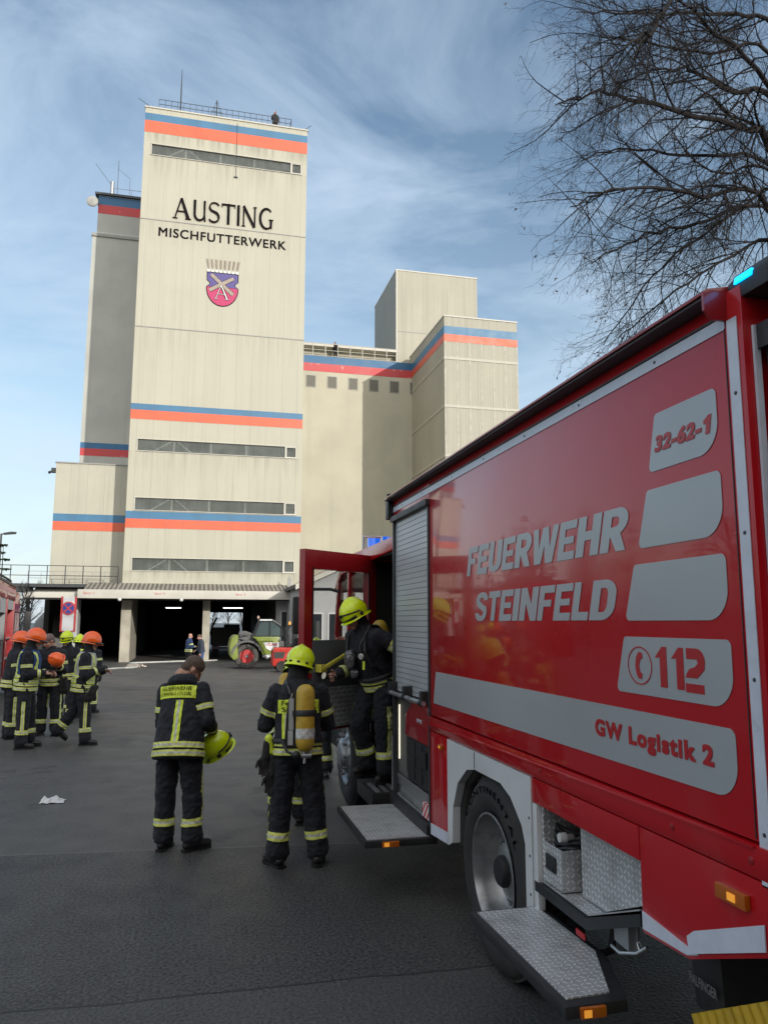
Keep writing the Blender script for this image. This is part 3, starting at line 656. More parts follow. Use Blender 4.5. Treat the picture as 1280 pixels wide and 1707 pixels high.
# --- graphics -----------------------------------------------------------
def plate(poly, m, name, d=.003, rads=0.0, parent=None):
    return part(MB().prism(rounded(poly, rads) if rads else poly, 0, XT-d, XT-d+.0018), name, m, parent or box_)
def slab(t, b, z1, z0, r): return rounded([(t, z1), (2.165, z1), (2.165, z0), (b, z0)], [.02, .025, r, .02], 10)
SB = [(2.52, 2.575, 2.70, 2.485, .11), (2.595, 2.67, 2.42, 2.205, .14), (2.705, 2.785, 2.145, 1.93, .15), (2.80, 2.87, 1.868, 1.652, .17)]
SLB = []
for a in SB: SLB.append(part(MB().prism(slab(*a), 0, XT-.003, XT-.0012), 'grey_field', film_grey))
stripe_ = part(MB().prism(rounded([(5.30, 1.58), (2.17, 1.59), (2.17, 1.375), (5.36, 1.36)], [.01, .03, .16, .01], 10), 0, XT-.003, XT-.0012), 'grey_stripe', film_grey)
UY = (0, -1, 0); UZ = (0, 0, 1)
# heavy condensed capitals drawn as polygons (unit box, with holes built from bars)
def glyph(ch):
    s = .36                                                  # stem width of a unit-wide letter
    h = .20
    if ch == 'F': return [[(0, 0), (s, 0), (s, .40), (.85, .40), (.85, .59), (s, .59), (s, .79), (1, .79), (1, 1), (0, 1)]]
    if ch == 'E': return [[(0, 0), (1, 0), (1, .21), (s, .21), (s, .41), (.9, .41), (.9, .59), (s, .59), (s, .79), (1, .79), (1, 1), (0, 1)]]
    if ch == 'L': return [[(0, 0), (1, 0), (1, .22), (s+.05, .22), (s+.05, 1), (0, 1)]]
    if ch == 'T': return [[(.33, 0), (.67, 0), (.67, .78), (1, .78), (1, 1), (0, 1), (0, .78), (.33, .78)]]
    if ch == 'I': return [[(0, 0), (1, 0), (1, 1), (0, 1)]]
    if ch == 'H': return [[(0, 0), (s, 0), (s, .40), (1-s, .40), (1-s, 0), (1, 0), (1, 1), (1-s, 1), (1-s, .62), (s, .62), (s, 1), (0, 1)]]
    if ch == 'N': return [[(0, 0), (s-.02, 0), (s-.02, .52), (.68, 0), (1, 0), (1, 1), (1.02-s, 1), (1.02-s, .48), (.32, 1), (0, 1)]]
    if ch == 'W': return [[(.14, 0), (.41, 0), (.5, .50), (.59, 0), (.86, 0), (1, 1), (.79, 1), (.715, .42), (.61, 1), (.39, 1), (.285, .42), (.21, 1), (0, 1)]]
    if ch == 'U':
        o = [(0, 1), (0, .3)]+arc(.5, .30, .5, .30, 180, 360, 14)[1:]+[(1, 1), (1-s, 1), (1-s, .33)]+arc(.5, .33, .5-s, .13, 0, -180, 10)[1:]+[(s, 1)]
        return [o]
    if ch == 'D':
        top = arc(.5, .64, .5, .36, 0, 90, 8); inn = arc(.52, .62, .16, .18, 90, 0, 6)
        return [[(0, 0), (.5, 0)]+arc(.5, .36, .5, .36, -90, 0, 8)+[(1, .5), (.68, .5)]+arc(.52, .38, .16, .18, 0, -90, 6)+[(s, .20), (s, .5), (0, .5)],
                [(0, .5), (s, .5), (s, .80), (.52, .80)]+inn[1:]+[(.68, .5), (1, .5)]+top[0:]+[(.5, 1), (0, 1)]]
    if ch == 'R':
        return [[(0, 0), (s, 0), (s, .70), (0, .70)], [(s, .34), (.38, .34), (.66, 0), (1.02, 0), (.76, .40)]+arc(.60, .70, .40, .30, -50, 0, 6)+[(.66, .70)]+arc(.50, .66, .16, .09, 0, -90, 5)+[(s, .57)],
                [(0, .70), (s, .70), (s, .81), (.5, .81)]+arc(.52, .72, .14, .09, 90, 0, 5)[1:]+[(.66, .70), (1, .70)]+arc(.60, .70, .40, .30, 0, 90, 8)+[(0, 1)]]
    if ch == 'S':
        return [[(1, .72), (.68, .72)]+arc(.5, .74, .18, .08, 0, 180, 8)+[(.34, .68), (.70, .55)]+arc(.62, .30, .38, .30, 40, -90, 10)+arc(.40, .28, .40, .28, -90, -180, 8)+[(.32, .28)]+arc(.50, .26, .18, .08, 180, 360, 8)+[(.66, .33), (.30, .45)]+arc(.38, .72, .38, .28, 220, 90, 10)+arc(.58, .72, .42, .28, 90, 0, 8)]
def heavy(text, y_l, y_r, z0, z1, widths, gap, sh):
    tot = sum(widths[c] for c in text)+gap*(len(text)-1); k = (y_l-y_r)/tot; cur = 0
    for c in text:
        mb = MB()
        for p in glyph(c):
            mb.prism([(y_l-(cur+q[0]*widths[c])*k-q[1]*sh, z0+q[1]*(z1-z0)) for q in p], 0, XT-.003, XT-.0012)
        part(mb, 'letter', film_grey, box_); cur += widths[c]+gap
HW = dict(F=.78, E=.80, U=.92, R=.95, W=1.36, H=.98, S=.88, T=.82, I=.36, N=1.0, L=.72, D=.95)
heavy('FEUERWEHR', 4.63, 2.77, 2.21, 2.385, HW, .07, .055)
heavy('STEINFELD', 4.50, 2.88, 1.932, 2.10, HW, .07, .055)
def ttext(t, y0, z0, wd, ht, parent, m=film_red, bold=.03, shear=0, d=.0045, nm='lettering', sp=1.0):
    k = ht*.055
    return link_mesh(nm, join_mesh([fit_text(t, (XT-d-.0002*i, y0-a*k, z0+b*k), UY, UZ, wd-k, ht-k, bold, shear, .0004, sp) for i, (a, b) in enumerate(((0, 0), (1, 0), (0, 1), (1, 1)))]), m, parent)
ttext('32-62-', 2.528, 2.552, .282, .062, SLB[0], bold=.03, shear=.22, sp=1.08)
part(MB().prism([(2.228, 2.552), (2.205, 2.552), (2.192, 2.616), (2.208, 2.616), (2.236, 2.600), (2.233, 2.588), (2.221, 2.590)], 0, XT-.0048, XT-.0035), 'numeral', film_red, SLB[0])
ttext('GW Logistik 2', 3.055, 1.436, .775, .088, stripe_, bold=.022, sp=1.15)
# 112 with a gap in the 2
S3 = SLB[3]; W1 = .075
for y0 in (2.59, 2.49):
    part(MB().prism([(y0-.03, 1.69), (y0-.072, 1.69), (y0-.072, 1.835), (y0-.045, 1.835), (y0+.0, 1.795), (y0-.02, 1.795), (y0-.03, 1.80)], 0, XT-.0048, XT-.0035), 'numeral', film_red, S3)
two = [(2.40, 1.835), (2.345, 1.835)]+[(2.345-.045*sin(R(a)), 1.79+.045*cos(R(a))) for a in range(0, 91, 15)]
two += [(2.30+.004, 1.765), (2.345, 1.735), (2.41, 1.735), (2.40, 1.75), (2.385, 1.765), (2.355, 1.772), (2.338, 1.785), (2.342, 1.798), (2.40, 1.798)]
part(MB().prism(two, 0, XT-.0048, XT-.0035), 'numeral', film_red, S3)
part(MB().prism([(2.41, 1.715), (2.31, 1.715), (2.31, 1.685), (2.41, 1.685)], 0, XT-.0048, XT-.0035), 'numeral', film_red, S3)
mb = MB(); ri = []
c0 = (2.695, 1.760)
for i in range(36):
    a, b = 2*pi*i/36, 2*pi*(i+1)/36
    mb.prism([(c0[0]+.083*cos(a), c0[1]+.072*sin(a)), (c0[0]+.083*cos(b), c0[1]+.072*sin(b)), (c0[0]+.078*cos(b), c0[1]+.067*sin(b)), (c0[0]+.078*cos(a), c0[1]+.067*sin(a))], 0, XT-.0048, XT-.0035)
part(mb, 'phone_ring', film_red, S3)
hs = [(c0[0]+.016+.030*cos(R(a)), c0[1]+.045*sin(R(a))) for a in range(110, 251, 14)]
hs = [(c0[0]-.018, c0[1]+.048), (c0[0]-.022, c0[1]+.028), (c0[0]-.006, c0[1]+.022), (c0[0]+.004, c0[1]+.0), (c0[0]-.002, c0[1]-.022), (c0[0]-.016, c0[1]-.030), (c0[0]-.012, c0[1]-.050), (c0[0]+.012, c0[1]-.048), (c0[0]+.024, c0[1]-.030), (c0[0]+.030, c0[1]), (c0[0]+.022, c0[1]+.032), (c0[0]+.004, c0[1]+.052)]
part(MB().prism(hs, 0, XT-.0048, XT-.0035), 'phone_handset', film_red, S3)
# --- shutter locker ------------------------------------------------------
mb = MB().box(XT-.012, XT+.03, 6.465, 6.50, .50, 2.80).box(XT-.012, XT+.03, 5.44, 5.465, .50, 2.80).box(XT-.035, XT+.05, 5.42, 6.50, 2.785, 2.83)
part(mb, 'shutter_frame', dark_steel, bevel=.006)
shm = Mat('shutter_alu', (.50, .52, .54), .42, metal=.35, var=.05, vscale=2)
sz = shm.xyz()[2]; sl_ = (sz/.042).fract(); shm.over(sl_.lt(.09)*.6, (.16, .17, .18)); shm.bump(sl_.smooth(0, .15), .6, .006)
sh_ = part(MB().box(XT+.010, XT+.028, 5.465, 6.465, 1.36, 2.79), 'roller_shutter', shm)
mb = MB().tube([(XT-.045, 5.46, 1.345), (XT-.045, 6.50, 1.345)], .018, 10)
part(mb, 'bar', alu, sh_, smooth=60)
for yy in (5.50, 5.98, 6.44): part(MB().box(XT-.06, XT+.012, yy-.03, yy+.03, 1.335, 1.43).tube([(XT-.05, yy-.025, 1.345), (XT-.05, yy+.025, 1.345)], .026, 8), 'bar_clamp', black_pl, sh_, bevel=.008)
mb = MB().box(2.3, 2.31, 5.465, 6.49, .52, 2.79).box(XT+.03, 2.3, 6.478, 6.489, .52, 1.36).box(XT+.03, 2.3, 5.45, 5.463, .52, 1.36).box(XT+.02, 2.3, 5.465, 6.478, .50, .53)
part(mb, 'locker_lining', grey_in)
part(MB().box(XT+.035, XT+.045, 6.458, 6.468, .80, 1.24), 'led_strip', Mat('led_strip', (.9, .88, .75), .4, emit=((1, .93, .72), .7)))
mb = MB().box(XT+.02, 2.28, 5.47, 6.46, .66, .69).box(XT+.025, XT+.05, 5.47, 6.46, .60, .69).box(XT+.03, 2.2, 5.9, 6.4, .53, .62).box(XT+.02, XT+.05, 5.75, 6.35, .535, .60)
part(mb, 'slide_tray', steel, bevel=.006)
wm = Mat('warning_stripes', (.65, .65, .65), .45); q_ = wm.xyz(); wm.over((((q_[1]+q_[2])/.07).fract()).lt(.5), (.55, .02, .02))
part(MB().box(XT-.006, XT+.018, 5.47, 5.64, .535, .635), 'warning_plate', wm)
part(MB().box(XT-.03, XT+.02, 5.46, 6.52, .42, .52), 'sill', black_pl, bevel=.012)
# generator standing on the slide tray: its own thing
gn = thing('generator', 'portable generator with red hood and black base in the open locker of the truck', 'generator', (1.95, 5.78, .70))
mb = MB().prism([(5.485, .70), (6.15, .70), (6.20, .76), (6.20, 1.02), (5.485, 1.02)], 0, XT+.03, 2.2)
for zz in (.80, .90): mb.box(XT+.024, XT+.03, 5.50, 6.16, zz, zz+.012)
for yy in (5.55, 5.75, 5.95): mb.box(XT+.022, XT+.03, yy, yy+.035, .72, 1.0)
g1 = mb.build('base', black_pl, gn, bevel=.01)
mb = MB().prism([(5.48, 1.022), (6.22, 1.022), (6.20, 1.20), (6.02, 1.305), (5.60, 1.305), (5.50, 1.20)], 0, XT+.02, 2.18); g2 = mb.build('hood', red_dull, gn, bevel=.025, seg=3)
link_mesh('lettering', fit_text('POWER', (XT+.0165, 5.86, 1.17), UY, UZ, .14, .028, .02, .15, .0006), film_white, g2)
MB().tube([(XT+.03, 6.10, 1.30), (XT+.02, 6.05, 1.34), (XT+.02, 5.95, 1.335)], .010, 6).build('handle', alu, gn)
MB().box(XT+.005, XT+.028, 5.60, 5.68, .86, .98).build('latch', black_pl, gn, bevel=.005)
# --- lower panels ---------------------------------------------------------
mb = MB().prism([(5.44, 1.16), (5.05, 1.16), (5.05, .49), (5.44, .46)], 0, XT-.004, XT+.05); lp = part(mb, 'skirt_panel', red_paint, bevel=.006)
part(MB().prism([(5.43, .462), (5.055, .493), (5.055, .565), (5.43, .535)], 0, XT-.008, XT-.0045), 'reflective_strip', film_white, lp)
def marker(y0, y1, z0, z1, x, parent, lit=True):
    o = part(MB().box(x-.022, x-.001, y0, y1, z0, z1), 'side_marker', amber, bevel=.005)
    part(MB().box(x-.026, x-.0225, y0+(y1-y0)*.3, y0+(y1-y0)*.55, z0+(z1-z0)*.25, z1-(z1-z0)*.25), 'bulb', amber_lit, o)
marker(5.13, 5.20, 1.075, 1.105, XT-.004, lp)
# white wheel arch with the angled cut-out of the photo
A = [(5.04, 1.16), (3.72, 1.16), (3.72, .54), (3.80, .52), (3.80, .82)]
A += [(3.84, .90), (3.98, 1.01), (4.12, 1.055), (4.52, 1.055), (4.66, 1.03), (4.83, .92), (4.93, .75), (4.945, .53), (5.04, .49)]
mb = MB(); L = [(5.04, 1.16), (5.04, .49), (4.945, .53), (4.93, .75), (4.83, .92), (4.66, 1.03), (4.52, 1.055), (4.52, 1.16)]
mb.prism(L, 0, XT-.01, XT+.04); mb.prism([(4.52, 1.16), (4.52, 1.055), (4.12, 1.055), (3.98, 1.01), (3.84, .90), (3.80, .82), (3.80, .52), (3.72, .54), (3.72, 1.16)], 0, XT-.01, XT+.04)
wa = part(mb, 'wheel_arch', white_paint)
part(MB().box(XT-.0125, XT-.0105, 4.517, 4.523, 1.06, 1.155), 'panel_gap', black_pl, wa)
arc_pts = [(XT+.09, a, b) for a, b in ((4.955, .52), (4.94, .76), (4.84, .935), (4.665, 1.045), (4.52, 1.07), (4.12, 1.07), (3.97, 1.025), (3.83, .91), (3.785, .82), (3.785, .52))]
part(MB().tube(arc_pts, .052, 8), 'arch_liner', rubber, wa, smooth=60)
mb = MB()
for zz in (.60, .78, .96): mb.lathe([(0, -.003), (.007, -.002), (.008, 0)], (XT-.010, 3.745, zz), 0, 8)
part(mb, 'screw_row', dark_steel, wa)
part(MB().box(2.15, 4.1, 3.76, 5.0, .60, 1.15), 'wheel_well', chassis)
# rear under-body locker with tread plate lining
mb = MB().prism([(3.72, 1.16), (2.755, 1.16), (2.755, 1.035), (3.72, 1.045)], 0, XT-.004, XT+.04); part(mb, 'locker_valance', red_paint, bevel=.004)
mb = MB().box(XT-.006, XT+.03, 3.665, 3.71, .55, 1.04); part(mb, 'locker_post', white_paint, bevel=.004)
lip = [(3.70, .68), (3.20, .68), (2.76, .845), (2.76, .80), (3.19, .635), (3.70, .635)]
lk = part(MB().prism(lip, 0, XT-.008, 2.35), 'locker_floor', black_pl)
mb = MB().prism([(3.66, .69), (3.20, .69), (2.78, .85), (2.78, 1.16), (3.66, 1.16)], 0, 2.30, 2.31); part(mb, 'locker_back', tread_yz)
part(MB().box(XT+.02, 2.3, 3.645, 3.66, .69, 1.15), 'locker_side', tread_xzb); part(MB().box(XT+.02, 2.3, 2.765, 2.78, .86, 1.15), 'locker_side', tread_xzb)
mb = MB().prism([(3.64, .686), (3.20, .686), (2.79, .845), (2.79, .851), (3.198, .692), (3.64, .692)], 0, XT+.01, 2.3); part(mb, 'locker_liner', tread_xy)
mb = MB().prism([(3.40, .695), (3.19, .70), (2.85, .84), (2.85, 1.04), (3.40, 1.04)], 0, XT+.09, XT+.105); part(mb, 'partition', tread_yz)
# box with cable inside the locker : own thing
cb_ = thing('tread_plate_box', 'small open tread plate box holding a cable in the low truck locker', 'box', (1.8, 3.45, .70))
MB().box(XT+.015, XT+.02, 3.45, 3.635, .70, .88).build('side_plate', tread_yz, cb_); MB().box(XT+.16, XT+.165, 3.45, 3.635, .70, .88).build('side_plate', tread_yz, cb_)
MB().box(XT+.02, XT+.16, 3.445, 3.4495, .70, .88).build('end_plate', tread_xzb, cb_); MB().box(XT+.02, XT+.16, 3.63, 3.635, .70, .88).build('end_plate', tread_xzb, cb_)
MB().box(XT+.005, XT+.0145, 3.50, 3.60, .765, .835).box(XT-.004, XT+.005, 3.51, 3.59, .775, .785).build('grip', black_pl, cb_, bevel=.004)
mb = MB()
for i in range(5):
    pts = [(XT+.10+.055*cos(t*.5+i)+.006*i, 3.54+.075*sin(t*.5+i*.7), .84+.025*i+.015*sin(t+i)) for t in range(0, 14)]
    mb.tube(pts, .011, 6)
tag(mb.build('coiled_cable', black_pl, None, (XT+.10, 3.54, .84), smooth=60), 'black cable coiled in the tread plate box of the low locker', 'cable')
pl_ = MB().lathe([(.0, 0), (.020, 0), (.023, .01), (.023, .035), (.015, .04), (.015, .07), (.009, .08), (.0, .08)], (XT+.03, 3.50, .925), 0, 16)
tag(pl_.build('power_plug', Mat('plug_white', (.6, .6, .58), .4), None, (XT+.06, 3.50, .90), smooth=40), 'white power plug lying on the black cable in the low locker', 'plug')
# rear corner panel with kinked bottom edge
rp_ = part(MB().prism([(2.75, 1.16), (2.00, 1.16), (2.00, .955), (2.08, .955), (2.47, .80), (2.75, .785)], 0, XT-.004, XT+.05), 'rear_panel', red_paint, bevel=.005)
part(MB().prism([(2.745, .80), (2.475, .812), (2.415, .835), (2.745, .862)], 0, XT-.009, XT-.0045), 'reflective_strip', film_white, rp_)
part(MB().prism([(2.46, .822), (2.085, .970), (2.085, 1.045), (2.43, .905), (2.47, .875)], 0, XT-.011, XT-.0065), 'reflective_strip', film_white, rp_)
marker(2.145, 2.285, 1.062, 1.107, XT-.004, rp_)
part(MB().box(XT+.02, 4.1, 2.05, 2.75, .98, 1.16), 'rear_underbody', chassis)
mb = MB().prism([(3.06, .72), (2.88, .78), (2.88, .655), (2.93, .635), (3.06, .64)], 0, XT+.05, XT+.06).box(XT+.02, XT+.06, 2.90, 2.93, .66, .76); part(mb, 'support_bracket', steel)
part(MB().tube([(XT+.02, 3.03, .632), (XT+.01, 2.95, .635), (XT+.03, 2.86, .665), (XT+.05, 2.82, .70)], .007, 8).tube([(XT+.04, 2.87, .70), (XT+.04, 2.85, .71), (XT+.04, 2.83, .69), (XT+.04, 2.85, .67), (XT+.04, 2.87, .70)], .003, 6), 'locking_pin', alu, smooth=60)
# --- wheels ---------------------------------------------------------------
def wheel(yc, xo, deep, name='wheel', zc=.53, rr=.53):
    t = MB(); r = rr
    prof = [(.30, .03), (.335, .0), (.39, -.018), (.45, -.014), (.50, .012), (.522, .04), (.53, .07), (.53, .27), (.522, .29), (.48, .31), (.32, .31), (.30, .29)]
    t.lathe(prof, (xo, yc, zc), 0, 64, closed=True)
    w_ = thing_wheel = None
    o = t.build(name, rubber, tk, smooth=50)
    tr = MB()
    for i in range(72):
        a = 2*pi*i/72; c_, s_ = cos(a), sin(a)
        for x0, x1, off in ((.045, .10, 0), (.115, .165, .022), (.18, .23, 0), (.24, .29, .022)):
            aa = a+off; cc, ss = cos(aa), sin(aa); da = .034
            pts = []
            for q in (-da, da):
                for rad in (.525, .540):
                    pts.append((rad*cos(aa+q), rad*sin(aa+q)))
            poly = [pts[0], pts[1], pts[3], pts[2]]
            tr.prism([(yc+p[0], zc+p[1]) for p in poly], 0, xo+x0, xo+x1)
    tr.build('tread', rubber, o)
    lt = fit_text('CONTINENTAL', (0, 0, 0), (1, 0, 0), (0, 1, 0), 1.0, .035, .01, 0, .0012, 1.3)
    for v in lt.vertices:
        a = R(150)-v.co.x*R(120)/1.0; rad = .425+v.co.y
        v.co = V((xo-.0165+v.co.z*.5, yc-rad*cos(a)*-1, zc+rad*sin(a))) if False else V((xo-.018-abs(v.co.z), yc-rad*cos(a), zc+rad*sin(a)))
    lt.flip_normals(); link_mesh('lettering', lt, rubber, o)
    d = MB()
    if deep:
        prof = [(.312, .002), (.318, -.006), (.306, -.008), (.298, .01), (.292, .05), (.285, .14), (.27, .155), (.20, .16), (.155, .145), (.15, .09), (.12, .075), (.06, .07), (.0, .07)]
    else:
        prof = [(.312, .002), (.318, -.006), (.306, -.008), (.296, .01), (.285, .03), (.22, .025), (.17, -.015), (.16, -.05), (.11, -.075), (.0, -.08)]
    d.lathe(prof, (xo, yc, zc), 0, 48, caps=False)
    ri = d.build('rim', rim_m, o, smooth=50)
    zz = .15 if deep else -.03
    for i in range(10):
        a = 2*pi*i/10; MB().lathe([(.0, zz-.035), (.016, zz-.033), (.018, zz+.01)], (xo, yc+.205*cos(a), zc+.205*sin(a)), 0, 8).build('wheel_nut', steel, o)
    h = MB(); zz = .156 if deep else .026
    for i in range(10):
        a = 2*pi*(i+.5)/10; h.lathe([(.0, zz-.004), (.026, zz-.003), (.026, zz)], (xo, yc+.252*cos(a), zc+.252*sin(a)), 0, 12)
    h.build('hand_holes', chassis, o)
    if deep: MB().lathe([(.0, .03), (.07, .032), (.085, .05), (.085, .10)], (xo, yc, zc), 0, 20).build('hub_cap', chassis, o, smooth=40)
    return o
wheel(4.33, XT+.02, True); wheel(8.45, XT-.035, False)
# --- fold-down steps --------------------------------------------------------
def step(poly, inner, z, edge_m, name='fold_step', mk=None):
    o = part(MB().prism(poly, 2, z-.052, z-.006), name, black_pl, bevel=.012)
    part(MB().prism(inner, 2, z-.006, z), 'tread_plate', tread_xy, o)
    return o
st1 = step([(1.18, 5.42), (1.70, 5.42), (1.70, 6.48), (1.18, 6.50)], [(1.205, 5.45), (1.645, 5.45), (1.645, 6.44), (1.205, 6.46)], .445, black_pl)
def endmark(x0, x1, y, z0, z1, parent):
    o = part(MB().box(x0, x1, y-.018, y-.001, z0, z1), 'side_marker', amber, bevel=.004)
    part(MB().box(x0+(x1-x0)*.1, x0+(x1-x0)*.4, y-.021, y-.0185, z0+.006, z1-.006), 'bulb', amber_lit, o)
endmark(1.30, 1.42, 5.42, .398, .436, st1)
st2 = step([(1.33, 3.74), (1.70, 3.74), (1.72, 3.16), (1.60, 2.78), (1.345, 2.775)], [(1.36, 3.71), (1.665, 3.71), (1.685, 3.18), (1.555, 2.835), (1.375, 2.825)], .555, black_pl)
endmark(1.40, 1.50, 2.775, .508, .545, st2)
for yy in (3.25, 3.55): part(MB().tube([(1.70, yy, .50), (1.80, yy, .52), (1.82, yy, .63)], .018, 6), 'step_arm', chassis, st2)
for yy in (5.6, 6.3): part(MB().tube([(1.69, yy, .39), (1.80, yy, .40), (1.82, yy, .46)], .018, 6), 'step_arm', chassis, st1)
part(MB().box(1.66, 1.665, 3.22, 3.30, .58, .605), 'sticker', film_red, st2)
# --- chassis and the far side ------------------------------------------------
mb = MB().box(2.25, 2.45, 2.1, 9.6, .62, .90).box(3.35, 3.55, 2.1, 9.6, .62, .90).tube([(2.0, 4.33, .53), (3.9, 4.33, .53)], .09, 10).tube([(2.0, 8.45, .53), (3.9, 8.45, .53)], .07, 10).box(2.5, 3.4, 6.2, 7.6, .45, .9)
part(mb, 'chassis_frame', chassis)
part(MB().box(2.1, 2.24, 5.1, 6.4, .30, .62), 'side_tank', chassis, bevel=.02)
for yc in (4.33, 8.45):
    part(MB().lathe([(.3, .0), (.4, -.02), (.5, .02), (.53, .07), (.53, .27), (.48, .31), (.3, .31)], (3.78, yc, .53), 0, 40), 'wheel', rubber, smooth=50)
# --- rear end: corner beacon, column, tail lift --------------------------------
mb = MB().prism([(1.662, 2.955), (1.664, 3.02), (1.70, 3.06), (1.80, 3.085), (2.0, 3.10), (3.9, 3.10), (4.12, 3.05), (4.16, 2.955)], 1, 1.90, 2.086); bc = part(mb, 'rear_light_cowl', black_pl, bevel=.015)
part(MB().prism([(1.655, 3.005), (1.672, 3.005), (1.678, 3.028), (1.662, 3.030)], 1, 1.965, 2.045), 'beacon', blue_lit, bc, bevel=.004)
part(MB().box(1.690, 1.712, 2.008, 2.018, 1.0, 2.86), 'reflective_strip', film_white)
part(MB().tube([(1.745, 1.99, .9), (1.745, 1.99, 2.86)], .022, 10).box(1.70, 1.80, 1.95, 2.01, 2.78, 2.86), 'door_bar', black_pl, smooth=40)
part(MB().box(1.78, 4.0, 1.985, 2.015, 1.0, 2.93), 'rear_wall', red_paint)
part(MB().box(1.80, 1.86, 1.93, 1.98, 2.55, 2.80), 'hinge_block', black_pl, bevel=.01)
mb = MB().box(1.72, 2.1, 1.86, 2.0, .96, 1.02); part(mb, 'rear_bumper', red_dull)
tl = part(MB().prism([(1.75, .96), (2.1, .96), (2.1, .60), (2.0, .56), (1.77, .58)], 1, 2.45, 2.62), 'tail_lift_arm', black_pl, bevel=.02)
link_mesh('lettering', fit_text('PALFINGER', (1.748, 2.612, .665), (0, -1, 0), (0, 0, 1), .15, .034, .015, 0, .001), Mat('pale_marking', (.16, .16, .16), .5), tl)
# yellow ribbed flap at the tail lift
mb = MB(); nR = 12
yel = Mat('yellow_ribbed_plastic', (.55, .36, .02), .55, var=.15, vscale=9)
for i in range(nR):
    t = i/(nR-1); yy = 2.56-.48*t; zt = .585+.26*t; x0 = 1.735
    mb.tube([(x0, yy, zt), (x0+.01, yy-.06-.03*t, zt-.14), (x0+.03, yy-.15-.05*t, zt-.40)], [.021, .024, .026], 8)
mb.prism([(2.58, .55), (2.08, .80), (2.0, .55), (2.45, .25)], 0, 1.74, 1.75)
tag(mb.build('ribbed_guard', yel, None, (1.75, 2.3, .1), smooth=60), 'yellow ribbed plastic guard under the truck tail beside the black lift arm', 'guard')
# --- crew cab -------------------------------------------------------------
CXL = 1.72
cabm = MB()
cabm.box(CXL, 4.10, 6.62, 6.70, .95, 2.66)                    # rear wall of cab (pillar)
cabm.box(CXL, 4.10, 7.80, 7.90, 1.0, 2.60)
cabm.box(CXL, CXL+.05, 7.90, 9.75, 1.0, 1.75)
cabm.box(4.02, 4.10, 6.70, 9.75, 1.0, 2.6)
cabm.box(CXL, 4.10, 9.68, 9.80, .9, 1.75)
cabm.box(CXL, CXL+.08, 8.85, 8.95, 1.75, 2.5)
cabm.prism([(6.62, 2.58), (9.35, 2.50), (9.80, 2.30), (9.80, 2.36), (9.35, 2.62), (8.9, 2.70), (6.62, 2.70)], 0, CXL, 4.10)
cabm.prism([(9.70, 1.75), (9.80, 1.75), (9.62, 2.42), (9.52, 2.42)], 0, CXL, CXL+.08)
cab = part(cabm, 'cab', red_paint, bevel=.015)
part(MB().box(CXL+.3, 4.0, 6.71, 7.75, .55, .60).box(CXL+.6, 4.0, 6.705, 6.715, .6, 2.57).box(2.6, 2.62, 6.71, 7.79, .6, 2.57).box(CXL+.02, 4.0, 6.71, 7.79, 2.55, 2.575).box(CXL+.03, 4.0, 7.785, 7.795, .6, 2.57).box(CXL+.03, CXL+.6, 6.702, 6.71, .5, 2.57), 'cab_interior', void_dark, cab)
for (z0, z1, y0, y1) in ((.46, .50, 6.60, 7.24),):
    cs = part(MB().box(1.50, 2.1, y0, y1, z0-.08, z1), 'cab_step', black_pl, bevel=.01)
    for k in range(5): part(MB().box(1.54+k*.075, 1.575+k*.075, y0+.03, y1-.25, z1+.001, z1+.012), 'grip_strip', alu, cs)
part(MB().prism([(7.72, .95), (7.95, .95), (7.95, .62), (7.72, .56)], 0, CXL-.02, CXL+.02), 'arch_flap', white_paint, cab); part(MB().prism([(6.64, .95), (6.72, .95), (6.72, .46), (6.64, .46)], 0, CXL-.02, CXL+.02), 'arch_flap', white_paint, cab)
part(MB().box(CXL-.02, 4.1, 9.05, 9.80, .45, 1.0).box(CXL+.45, 3.6, 7.0, 9.05, .75, 1.0), 'cab_underbody', chassis, cab)
part(MB().prism([(7.95, 1.75), (8.85, 1.75), (8.85, 2.45), (7.95, 2.48)], 0, CXL+.02, CXL+.03).prism([(8.96, 1.75), (9.66, 1.75), (9.52, 2.40), (8.96, 2.44)], 0, CXL+.02, CXL+.03), 'side_window', glass_m, cab)
part(MB().tube([(2.05, 8.7, 2.68), (2.05, 8.7, 2.90)], .14, 16), 'blue_beacon', blue_lens, cab, smooth=50)
part(MB().tube([(1.78, 8.3, 2.66), (1.78, 8.3, 2.86), (1.98, 8.3, 2.86), (1.98, 8.3, 2.66)], .018, 6), 'roof_rail', alu, cab)
part(MB().tube([(1.95, 7.4, 2.70), (1.99, 7.35, 3.15)], .006, 4), 'aerial', black_pl, cab)
mb = MB().tube([(CXL, 9.45, 2.30), (1.62, 9.5, 2.33), (1.30, 9.55, 2.33), (1.26, 9.55, 2.26)], .02, 8); part(mb, 'mirror_arm', black_pl, cab, smooth=60); mi = cab
part(MB().box(1.16, 1.38, 9.50, 9.62, 1.78, 2.24), 'mirror', black_pl, mi, bevel=.04)
part(MB().box(1.17, 1.36, 9.50, 9.60, 1.50, 1.74), 'mirror', black_pl, mi, bevel=.04)
